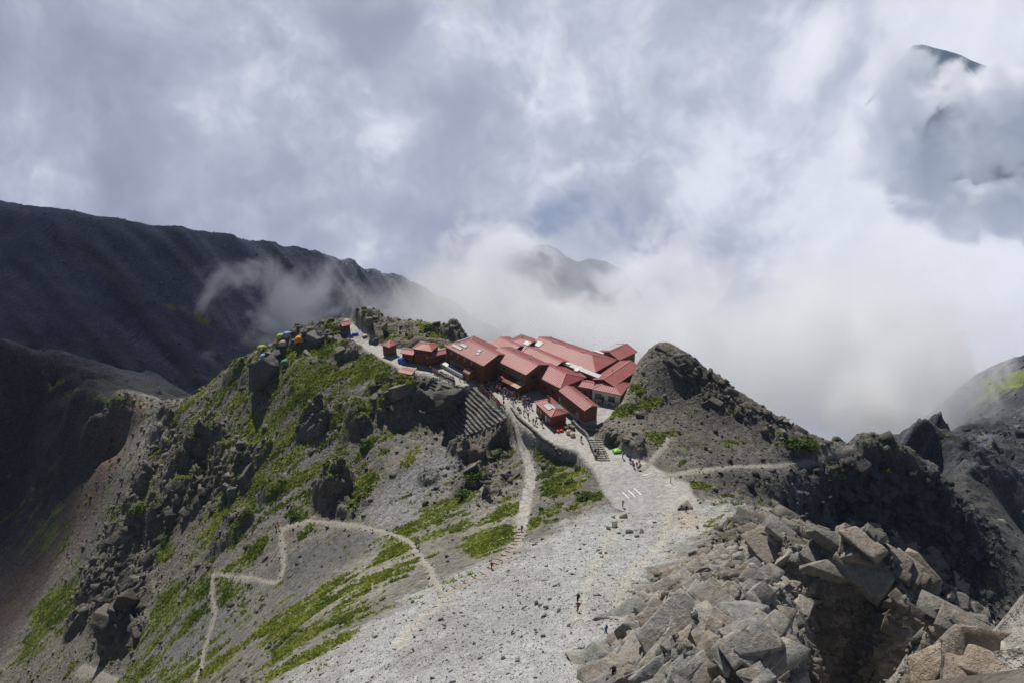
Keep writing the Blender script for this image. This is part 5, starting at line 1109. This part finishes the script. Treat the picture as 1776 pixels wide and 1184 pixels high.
# posts and masts
def post(name, label, u, v, h, r=.07, arms=()):
    p_ = spot(u, v); o = thing(name, label, name.replace('_', ' '), tuple(p_)); MB().tube([(0, 0, -.3), (0, 0, h)], [r, r * .85], 7).build('pole', M_LOG if name != 'weather_mast' else M_LIGHTM, o)
    for (z_, l_, a_) in arms: q = MB().box(-.1, l_, -.03, .03, z_ - .12, z_ + .12).build('arm' if name != 'signpost' else 'sign_board', M_FRAME if name != 'signpost' else M_TAN, o); q.rotation_euler = (0, 0, a_)
post('trail_post', 'short wooden post where the saddle trail starts', 1163, 836, 1.5, .10); post('signpost', 'tall dark pole with boards on the crowded terrace', 909, 708, 3.6, .10, ((2.9, .9, .3), (2.4, .8, 2.4))); post('weather_mast', 'thin white weather mast on the crest behind the tiny tall hut', 595, 560, 3.0, .05, ((2.9, .6, .2), (2.2, .4, 1.8)))
post('signpost', 'wooden signpost on the bare patch left of the tiny tall hut', 567, 588, 1.8, .08, ((1.5, .7, .2),)); post('trail_post', 'post beside the zigzag trail', 366, 1002, 1.2, .07)

# ------------------------------------------------------------------ creeping pine
M_PINE, t, b = mat_new('creeping_pine'); t.l.new(t.attr('ground', 'Color'), b.inputs['Base Color'])
def pine_mesh(seed):
    r = np.random.default_rng(seed); n = 620; a = r.uniform(0, 6.283, n); rad = np.sqrt(r.uniform(0, 1, n)); lump = .55 + .3 * np.sin(a * 3 + seed) * rad + .25 * r.uniform(-1, 1, n); x = np.cos(a) * rad * (1 + .25 * np.sin(a * 2 + seed)); y = np.sin(a) * rad * (1 + .2 * np.cos(a * 3 + seed)); z = np.clip(lump * (1 - rad ** 2) + .06, .02, 1) * r.uniform(.5, 1.0, n)
    c = np.stack([x, y, z], 1); d1 = r.normal(0, 1, (n, 3)); d1 /= np.linalg.norm(d1, axis=1)[:, None]; d2 = np.cross(d1, r.normal(0, 1, (n, 3))); d2 /= np.linalg.norm(d2, axis=1)[:, None]; s_ = r.uniform(.09, .2, n)[:, None]
    v = np.stack([c + d1 * s_, c - d1 * s_ * .5 + d2 * s_ * .8, c - d1 * s_ * .5 - d2 * s_ * .8], 1).reshape(-1, 3); f = np.arange(3 * n).reshape(-1, 3); me = mesh_np('foliage', v, f, M_PINE)
    k = r.uniform(0, 1, n)[:, None]; cc = np.array((.035, .06, .012)) * (1 - k) + np.array((.11, .15, .028)) * k; add_attr(me, 'ground', np.repeat(cc, 3, 0), 'FLOAT_COLOR'); return me
PINES = [pine_mesh(40 + i) for i in range(5)]
for i, (u, v, s_, tx) in enumerate([(870, 788, 2.9, 'round dark creeping pine left of the paved ramp'), (822, 824, 2.8, 'dark creeping pine on the rocks below the ramp'), (808, 858, 2.4, 'creeping pine spilling down below the rocks left of the ramp'), (637, 770, 2.8, 'dark creeping pine in the middle of the green slope'), (341, 754, 2.0, 'small dark creeping pine high on the left crags'), (304, 739, 2.0, 'creeping pine near the rim of the left crags'), (422, 788, 2.6, 'creeping pine between the left crags and the grass streak'), (515, 895, 2.1, 'round creeping pine just above the zigzag hairpin'), (1375, 768, 3.2, 'wide dark creeping pine on the hill above the saddle trail'), (1398, 772, 2.6, 'second creeping pine nearer the saddle'), (1018, 862, 1.9, 'creeping pine at the lower edge of the shrub field'), (990, 838, 1.6, 'creeping pine in the middle of the shrub field'), (960, 815, 1.5, 'creeping pine at the upper edge of the shrub field'), (1005, 812, 1.5, 'creeping pine at the right edge of the shrub field by the gravel'), (640, 850, 2.0, 'creeping pine beside the dark crag above the trail'), (240, 885, 2.6, 'creeping pine on the far left rock rib'), (290, 935, 2.2, 'creeping pine low on the left rock rib'), (745, 570, 2.6, 'dark pine mat on the crest behind the side building'), (1535, 812, 2.2, 'dark pine mat on the knob beyond the saddle')]):
    p_ = spot(u, v)
    if p_ is None: continue
    o = thing('creeping_pine', tx, 'shrub', (p_.x, p_.y, p_.z - .1), i * 1.3, 'creeping pines on the slopes'); q = link('foliage', PINES[i % 5], o); q.scale = (s_, s_ * .85, s_ * .55)
    MB().tube([(0, 0, -.5), (.1, .05, .3), (.4, .2, .5)], [.09, .07, .03], 6).build('stem', M_LOG, o)

# ------------------------------------------------------------------ people
def body_mesh(pose):
    """one continuous body grown over a skeleton; faces sorted into boots, trousers, jacket, skin and hat"""
    J = {}; E_ = []
    def j(n, p, r): J[n] = (Vector(p), r)
    sit = pose == 'sit'; walk = pose == 'walk'
    hz = .50 if sit else .93
    lean = .10 if sit else (.06 if walk else .0)
    j('pelvis', (0, 0, hz), .15); j('waist', (0, lean * .4, hz + .18), .135); j('chest', (0, lean * .8, hz + .38), .16); j('neck', (0, lean, hz + .56), .06); j('head', (0, lean + .02, hz + .68), .10); j('crown', (0, lean + .01, hz + .79), .085)
    E_ += [('pelvis', 'waist', 1), ('waist', 'chest', 2), ('chest', 'neck', 2), ('neck', 'head', 3), ('head', 'crown', 4)]
    for s, sg in (('l', -1), ('r', 1)):
        if sit: kn, an, to = (sg * .14, .44, .50), (sg * .15, .46, .08), (sg * .16, .62, .04)
        elif walk: kn, an, to = (sg * .11, sg * .20 + .04, .50), (sg * .11, sg * .30 - .10, .09), (sg * .11, sg * .30 + .06, .04)
        else: kn, an, to = (sg * .12, .03, .49), (sg * .13, 0, .09), (sg * .15, .15, .04)
        j('hip' + s, (sg * .10, 0, hz - .03), .11); j('knee' + s, kn, .075); j('ank' + s, an, .055); j('toe' + s, to, .045)
        E_ += [('pelvis', 'hip' + s, 1), ('hip' + s, 'knee' + s, 1), ('knee' + s, 'ank' + s, 1), ('ank' + s, 'toe' + s, 0)]
        sh = (sg * .20, lean * .9, hz + .48); el = (sg * .27, lean * .9 + (.10 if sit else -.02 - (sg * .12 if walk else 0)), hz + .22); wr = (sg * (.16 if sit else .25), lean + (.34 if sit else .10 - (sg * .14 if walk else 0)), hz + (.10 if sit else .02)); ha = (wr[0] * .95, wr[1] + .07, wr[2] - .05)
        j('sh' + s, sh, .075); j('el' + s, el, .055); j('wr' + s, wr, .04); j('ha' + s, ha, .042)
        E_ += [('chest', 'sh' + s, 2), ('sh' + s, 'el' + s, 2), ('el' + s, 'wr' + s, 2), ('wr' + s, 'ha' + s, 3)]
    names = list(J); me = bpy.data.meshes.new('person_' + pose); me.from_pydata([J[n][0] for n in names], [(names.index(a), names.index(b_)) for a, b_, c_ in E_], [])
    o = bpy.data.objects.new('tmp', me); COL.objects.link(o); sk_ = o.modifiers.new('skin', 'SKIN'); sk_.use_smooth_shade = True
    for n, d in zip(names, me.skin_vertices[0].data): d.radius = (J[n][1], J[n][1]); d.use_root = (n == 'pelvis')
    su = o.modifiers.new('sub', 'SUBSURF'); su.levels = 1; su.render_levels = 1
    dg = bpy.context.evaluated_depsgraph_get(); out = bpy.data.meshes.new_from_object(o.evaluated_get(dg)); bpy.data.objects.remove(o)
    for k in range(5): out.materials.append(None)
    for p_ in out.polygons:
        c_ = p_.center; best = (9, 0)
        for a, b_, cl in E_:
            pa, pb = J[a][0], J[b_][0]; d = pb - pa; q = max(0, min(1, (c_ - pa).dot(d) / d.length_squared)); dist = (c_ - pa - d * q).length - .6 * (J[a][1] + (J[b_][1] - J[a][1]) * q)
            if dist < best[0]: best = (dist, cl)
        p_.material_index = best[1]
    out.name = 'person'; return out, J
BODY = {p_: body_mesh(p_) for p_ in ('stand', 'walk', 'sit')}
mb = MB(); PACK = None
bm = bmesh.new(); bmesh.ops.create_cube(bm, size=1.0); bmesh.ops.scale(bm, vec=(.34, .22, .52), verts=bm.verts); bmesh.ops.bevel(bm, geom=list(bm.edges), offset=.07, segments=2, affect='EDGES'); PACK = bpy.data.meshes.new('backpack'); bm.to_mesh(PACK); bm.free(); PACK.materials.append(None)
def cloth(name, col): return simple_mat(name, col, .85, .2, .15, 6)
SKIN = cloth('skin', (.45, .27, .18)); BOOT = cloth('boots', (.05, .04, .035))
CL = {k: cloth(k.replace(' ', '_') + '_cloth', c_) for k, c_ in {'red': (.45, .035, .03), 'orange': (.70, .22, .03), 'blue': (.03, .10, .45), 'navy': (.02, .03, .10), 'black': (.018, .018, .02), 'white': (.65, .65, .63), 'grey': (.20, .20, .21), 'lime': (.42, .60, .06), 'purple': (.15, .05, .22), 'pink': (.55, .20, .28), 'teal': (.03, .22, .22), 'yellow': (.70, .50, .04), 'maroon': (.20, .02, .04), 'khaki': (.25, .21, .13)}.items()}
KEYS = list(CL); prng = random.Random(5)
def person(u, v, pose, jacket, trousers, hat, where, rz=None, pack=None, group=None, p=None, dz=0.0):
    p_ = p if p is not None else spot(u, v)
    verb = {'stand': 'standing', 'walk': 'walking', 'sit': 'sitting'}[pose]
    o = link('person', BODY[pose][0]); tag(o, f'hiker in {jacket} jacket, {trousers} trousers and {hat} hat {verb} {where}' if group and len(where.split()) < 6 else f'hiker in {jacket} jacket {verb} {where}', 'person', group)
    s = prng.uniform(.95, 1.05); o.scale = (s, s, s); o.location = (p_.x, p_.y, p_.z + dz); o.rotation_euler = (0, 0, prng.uniform(0, 6.28) if rz is None else rz)
    for i, m_ in enumerate((BOOT, CL[trousers], CL[jacket], SKIN, CL[hat])): o.material_slots[i].link = 'OBJECT'; o.material_slots[i].material = m_
    if pack:
        b_ = link('backpack', PACK, o); hz = .50 if pose == 'sit' else .93; b_.location = (0, -.22, hz + .34); b_.material_slots[0].link = 'OBJECT'; b_.material_slots[0].material = CL[pack]
    return o
def zp(x, y): return 740 + x / 4.44, 560 + y / 4.44            # survey of the terrace
G = 'hikers on the lodge terrace'
used = {}
def rnd(): 
    return prng.choice(['red', 'orange', 'blue', 'navy', 'black', 'white', 'grey', 'purple', 'pink', 'teal', 'black', 'navy', 'grey']), prng.choice(['black', 'grey', 'khaki', 'navy', 'black']), prng.choice(['black', 'white', 'khaki', 'red', 'blue', 'grey'])
for i in range(66):                                              # the crowd at the lodge entrances
    q = prng.uniform(0, 1); x = 425 + q * 385; y = 462 + q * 178 + prng.gauss(0, 16) + 6 * math.sin(i)
    if y < 455 + q * 165: y = 455 + q * 165 + 4
    j_, tr, ha = rnd(); person(*zp(x, y), prng.choice(['stand', 'stand', 'sit', 'walk']), j_, tr, ha, 'in the entrance crowd', pack=prng.choice([None, 'red', 'black', 'blue', 'orange', None]), group=G)
for i in range(12):
    q = i / 11; j_ = prng.choice(['maroon', 'red', 'pink', 'white', 'black']); person(*zp(445 + q * 120 + prng.gauss(0, 3), 492 + q * 155), 'sit', j_, 'black', prng.choice(['white', 'red', 'khaki']), 'along the red railing', rz=math.radians(-58 + prng.gauss(0, 12)), pack=prng.choice([None, 'maroon']), group='hikers seated along the railing')
for i in range(26):
    q = (i % 13) / 12; row = i // 13; j_ = prng.choice(['white', 'pink', 'maroon', 'grey', 'purple', 'black']); person(*zp(52 + q * 155 + row * 4 + prng.gauss(0, 2), 392 + q * 68 - row * 16), 'sit', j_, prng.choice(['grey', 'black', 'khaki']), prng.choice(['white', 'pink', 'khaki']), 'in the seated double row', rz=math.radians(-50 + 180 * row + prng.gauss(0, 15)), pack=prng.choice([None, None, 'maroon', 'grey']), group='hikers seated on the left terrace edge')
for (x, y, po, j_, tr, ha, wh) in [(503, 520, 'stand', 'lime', 'grey', 'khaki', 'alone in front of the crowd'), (465, 512, 'stand', 'black', 'black', 'white', 'left of the lime one'), (592, 612, 'walk', 'khaki', 'grey', 'khaki', 'in the open middle of the terrace'), (590, 640, 'stand', 'grey', 'grey', 'white', 'nearest the top of the ramp'), (648, 612, 'walk', 'white', 'grey', 'white', 'right of the open middle of the terrace'), (666, 645, 'stand', 'grey', 'khaki', 'grey', 'by the start of the low wall'),
        (702, 672, 'sit', 'navy', 'black', 'grey', 'on the low wall'), (715, 686, 'sit', 'blue', 'black', 'blue', 'on the low wall'), (748, 712, 'stand', 'black', 'grey', 'black', 'below the tall dark pole'), (782, 735, 'stand', 'grey', 'black', 'khaki', 'halfway between pole and kiosk'), (795, 628, 'stand', 'red', 'black', 'white', 'at the right end of the crowd'), (765, 605, 'stand', 'blue', 'navy', 'blue', 'beside the plywood canopy'),
        (820, 775, 'stand', 'khaki', 'black', 'khaki', 'left of the kiosk group'), (838, 785, 'stand', 'navy', 'black', 'grey', 'in the kiosk group'), (848, 762, 'stand', 'black', 'black', 'black', 'in the kiosk group'), (876, 765, 'stand', 'orange', 'black', 'grey', 'at the kiosk door'), (890, 795, 'walk', 'grey', 'grey', 'white', 'right of the kiosk group'), (255, 445, 'stand', 'white', 'grey', 'white', 'at the end of the row of lockers'), (287, 446, 'stand', 'black', 'black', 'black', 'next to the one at the lockers'), (32, 372, 'stand', 'yellow', 'black', 'yellow', 'at the left end of the seated rows'), (1010, 595, 'stand', 'red', 'black', 'black', 'between the deep red roof block and the annex')]:
    person(*zp(x, y), po, j_, tr, ha, wh, pack=prng.choice([None, 'black', 'grey']), group=G)
for (u, v, po, j_, tr, ha, wh, pk, rz) in [(1002, 1060, 'walk', 'maroon', 'navy', 'white', 'down the scree fan', 'maroon', 0), (1002, 1045, 'walk', 'black', 'black', 'black', 'down the scree fan ahead of the maroon one', 'black', 0.1), (1051, 1102, 'walk', 'blue', 'navy', 'blue', 'on the scree beside the crag', None, 1.0), (479, 918, 'stand', 'red', 'black', 'red', 'at the hairpin of the zigzag trail', 'orange', 1.2), (484, 917, 'stand', 'orange', 'khaki', 'khaki', 'at the hairpin of the zigzag trail', 'khaki', 2.0),
        (905, 922, 'walk', 'khaki', 'grey', 'khaki', 'at the foot of the paved ramp', 'navy', .2), (853, 987, 'walk', 'black', 'black', 'khaki', 'on the timber-stepped path', 'maroon', .5), (1415, 801, 'walk', 'black', 'black', 'black', 'on the saddle trail', 'black', 1.4), (1446, 783, 'walk', 'white', 'grey', 'grey', 'on the pale saddle', None, 1.4), (1374, 742, 'stand', 'black', 'black', 'black', 'on the skyline of the rocky hill', 'black', 0), (1543, 772, 'stand', 'black', 'black', 'black', 'on the rocks beyond the saddle', 'black', 0),
        (578, 588, 'walk', 'black', 'black', 'black', 'on the path left of the tiny tall hut', 'black', .5), (1008, 766, 'stand', 'black', 'black', 'black', 'by the low wall above the stairs', None, 0), (1032, 789, 'stand', 'black', 'black', 'black', 'at the foot of the stone stairs', 'black', 0), (1037, 789, 'stand', 'navy', 'black', 'black', 'at the foot of the stone stairs', None, 1), (1080, 795, 'stand', 'purple', 'black', 'white', 'beside the green tarp', None, 1), (1080, 879, 'walk', 'grey', 'grey', 'grey', 'on the gravel below the stripes', None, 0),
        (1205, 1073, 'sit', 'white', 'grey', 'white', 'among the pale blocks of the crag', None, .5), (1063, 1174, 'walk', 'black', 'black', 'khaki', 'at the foot of the crag', 'black', .3), (350, 1168, 'walk', 'black', 'navy', 'black', 'low on the zigzag trail', 'black', .2), (722, 948, 'walk', 'grey', 'black', 'khaki', 'on the bend of the trail', 'grey', .6), (727, 955, 'walk', 'white', 'khaki', 'white', 'on the bend of the trail', None, .6)]:
    person(u, v, po, j_, tr, ha, wh, rz, pk)
for (u, v, j_, tr, ha, pk) in [(1097, 806, 'red', 'navy', 'white', None), (1099, 811, 'blue', 'navy', 'red', 'navy'), (1104, 809, 'pink', 'black', 'white', None), (1109, 804, 'orange', 'khaki', 'yellow', 'orange'), (1109, 814, 'black', 'grey', 'grey', 'teal'), (1093, 802, 'black', 'black', 'black', None)]:
    person(u, v, 'sit', j_, tr, ha, 'in the resting group at the edge of the helipad', None, pk, 'group resting at the edge of the helipad')
person(1181, 884, 'sit', 'blue', 'navy', 'grey', 'against the flat rock on the gravel', 2.6, 'blue'); person(1190, 888, 'stand', 'navy', 'black', 'navy', 'in front of the flat rock on the gravel', .3)
# ------------------------------------------------------------------ mountains seen through gaps in the cloud
M_FAR, t, b = mat_new('far_forest_slope'); geo = t.new('ShaderNodeNewGeometry'); PO = geo.outputs['Position']
t.l.new(t.mix(t.mapr(t.noise(PO, .012, 5, .65), .35, .7), (.028, .042, .052), (.06, .075, .085)), b.inputs['Base Color'])
def far_mountain(label, crest, y, drop, run, seed, spread=.6):
    c = np.array([at_y(u, v, y) for u, v in crest]); n = 60; q = np.linspace(0, 1, n); s_ = np.linspace(0, 1, len(c)); cx = np.interp(q, s_, c[:, 0]); cz = np.interp(q, s_, c[:, 2]); m = 40
    r = np.linspace(-.5, 1, m); XX = np.repeat(cx[None], m, 0); RR = np.repeat(r[:, None], n, 1); YY = y - RR * run; sc = abs(cx[-1] - cx[0])
    ZZ = cz[None] - np.abs(RR) * drop + ridged(XX, YY * .6, sc * .16, 5, .55, seed) * sc * .045 * np.clip(np.abs(RR) * 4, .12, 1); xm = cx.mean(); XX = xm + (XX - xm) * (1 + np.abs(RR) * spread)
    id_ = np.arange(n * m).reshape(m, n); f = np.stack([id_[:-1, :-1], id_[:-1, 1:], id_[1:, 1:], id_[1:, :-1]], -1).reshape(-1, 4)
    o = link('mountain', mesh_np('mountain', np.stack([XX, YY, ZZ], -1).reshape(-1, 3), f, M_FAR)); o['kind'] = 'structure'; o['label'] = label; return o
far_mountain('dark forested spur seen through a hole in the cloud', [(860, 450), (910, 432), (945, 424), (965, 431), (982, 445), (1002, 456), (1022, 449), (1050, 453), (1078, 467), (1105, 500), (1125, 540)], 2600, 300, 400, 3)
far_mountain('high far peak at the upper right corner', [(1550, 120), (1568, 96), (1584, 80), (1598, 79), (1618, 84), (1640, 88), (1662, 96), (1700, 112), (1760, 128), (1900, 150), (2000, 170)], 4300, 560, 620, 7, .0)
# ------------------------------------------------------------------ haze and mist
def box_mesh(name, lo, hi):
    (x0, y0, z0), (x1, y1, z1) = lo, hi
    v = np.array([(x0, y0, z0), (x1, y0, z0), (x1, y1, z0), (x0, y1, z0), (x0, y0, z1), (x1, y0, z1), (x1, y1, z1), (x0, y1, z1)], float)
    f = np.array([(0, 3, 2, 1), (4, 5, 6, 7), (0, 1, 5, 4), (1, 2, 6, 5), (2, 3, 7, 6), (3, 0, 4, 7)]); return mesh_np(name, v, f)
M_HAZE = bpy.data.materials.new('haze'); M_HAZE.use_nodes = True; t = NT(M_HAZE.node_tree); t.n.clear()
o_ = t.new('ShaderNodeOutputMaterial'); pv = t.new('ShaderNodeVolumePrincipled'); t.l.new(pv.outputs[0], o_.inputs['Volume'])
pv.inputs['Color'].default_value = (.52, .70, 1, 1); pv.inputs['Density'].default_value = .00006
hz = bpy.data.objects.new('haze', box_mesh('haze', (-6000, -70, -2600), (6000, 4700, 12))); COL.objects.link(hz); hz['kind'] = 'stuff'; hz.data.materials.append(M_HAZE)
hz['label'] = 'thin bluish mountain haze filling the air'; hz['category'] = 'haze'
def mist(label, u, v, y, rad, dens, scale, seed, thr=(.35, 2.4), rz=0):
    c = at_y(u, v, y); m = bpy.data.materials.new('mist'); m.use_nodes = True; t = NT(m.node_tree); t.n.clear()
    out = t.new('ShaderNodeOutputMaterial'); pv = t.new('ShaderNodeVolumePrincipled'); t.l.new(pv.outputs[0], out.inputs['Volume'])
    pv.inputs['Color'].default_value = (1, 1, 1, 1)
    tc = t.new('ShaderNodeTexCoord'); oc = tc.outputs['Object']
    r = t.vmath('LENGTH', oc); fall = t.mapr(r, .10, 1.0, 1.0, 0.0, False)
    pos = t.vmath('ADD', t.vmath('MULTIPLY', oc, tuple(q / 40 for q in rad)), (seed * 3.7, seed * 1.3, seed * 2.1))
    n = t.noise(pos, scale, 6, .66, .6)
    q_ = t.math('ADD', t.math('SUBTRACT', fall, thr[0]), t.math('MULTIPLY', t.math('SUBTRACT', n, .5), thr[1]))
    d = t.math('MULTIPLY', t.mapr(q_, 0.0, .55), t.mapr(r, .75, 1.0, 1.0, 0.0))
    t.l.new(t.math('MULTIPLY', d, dens), pv.inputs['Density'])
    bm = bmesh.new(); bmesh.ops.create_icosphere(bm, subdivisions=3, radius=1.0); me = bpy.data.meshes.new('mist'); bm.to_mesh(me); bm.free(); me.materials.append(m)
    o = bpy.data.objects.new('mist', me); COL.objects.link(o); o.location = c; o.scale = rad; o.rotation_euler = (0, 0, rz); o['kind'] = 'stuff'; o['label'] = label; o['category'] = 'mist'
    m.cycles.volume_step_rate = .7
    return o
mist('thin wisp of mist drifting across the dark scree ridge', 500, 540, 455, (85, 45, 55), .07, .75, 1, (.50, 3.4))
mist('bank of mist swallowing the far end of the ridge', 850, 570, 560, (170, 90, 85), .02, .5, 2, (.22, 2.0))
mist('mist rising beside the grassy ridge on the right', 1610, 680, 300, (52, 34, 46), .06, .9, 3, (.30, 2.6))
mist('dense cloud bank hugging the ground behind the rocky hill', 1300, 640, 760, (300, 120, 150), .016, .5, 23, (.10, 2.0))
mist('cloud bank filling the valley beyond the saddle', 1500, 600, 900, (230, 120, 190), .010, .42, 25, (.16, 2.2))
mist('cloud shreds below the dark forested spur', 1010, 580, 2100, (380, 160, 150), .02, .34, 5, (.25, 3.0))
mist('cloud bank left of the dark forested spur', 865, 470, 2100, (215, 160, 260), .014, .34, 7, (.28, 3.0))
mist('cloud bank right of the dark forested spur', 1150, 490, 2100, (240, 160, 240), .014, .34, 9, (.28, 3.0))
mist('thin cloud veil drifting over the dark forested spur', 1010, 450, 2050, (230, 120, 150), .0035, .34, 19, (.12, 2.4))
mist('thin cloud veil before the far blue slope', 1730, 240, 3300, (330, 120, 260), .010, .3, 21, (.05, 2.2))
mist('white cumulus lapping against the far peak', 1710, 158, 3400, (340, 160, 170), .03, .30, 11, (.22, 3.2))
mist('cumulus edge left of the far peak', 1545, 200, 3400, (230, 160, 400), .018, .26, 13, (.10, 2.8))
mist('white cumulus below the far blue slope', 1760, 365, 3200, (560, 200, 170), .02, .26, 15, (.10, 2.6))
mist('cumulus shreds left of the far blue slope', 1610, 300, 3200, (200, 160, 250), .014, .28, 17, (.14, 2.8))
def cloud(label, c, rad, dens, seed):
    """a low cumulus drifting over the ridge: a lumpy closed body of even density"""
    from mathutils import noise as mn
    bm = bmesh.new(); bmesh.ops.create_icosphere(bm, subdivisions=4, radius=1.0); off = Vector((seed, 0, 0))
    for v in bm.verts: v.co *= 1 + .35 * mn.fractal(v.co * 1.3 + off, .8, 2.1, 4)
    me = bpy.data.meshes.new('cloud'); bm.to_mesh(me); bm.free(); m = bpy.data.materials.new('cloud'); m.use_nodes = True; t = NT(m.node_tree); t.n.clear()
    out = t.new('ShaderNodeOutputMaterial'); pv = t.new('ShaderNodeVolumePrincipled'); t.l.new(pv.outputs[0], out.inputs['Volume']); pv.inputs['Density'].default_value = dens; pv.inputs['Color'].default_value = (.97, .97, 1, 1); me.materials.append(m)
    o = link('cloud', me); o.location = c; o.scale = rad; o['kind'] = 'stuff'; o['label'] = label; o['category'] = 'cloud'; return o
def over(x, y, z, t): return tuple(np.array((x, y, z)) + np.array(sdir) * t)
cloud('grey cumulus drifting above the dark scree ridge', over(-270, 470, -190, 560), (190, 130, 45), .018, 3.0)
cloud('smaller cumulus drifting above the shaded left valley', over(-215, 300, -170, 520), (85, 75, 35), .022, 8.0)
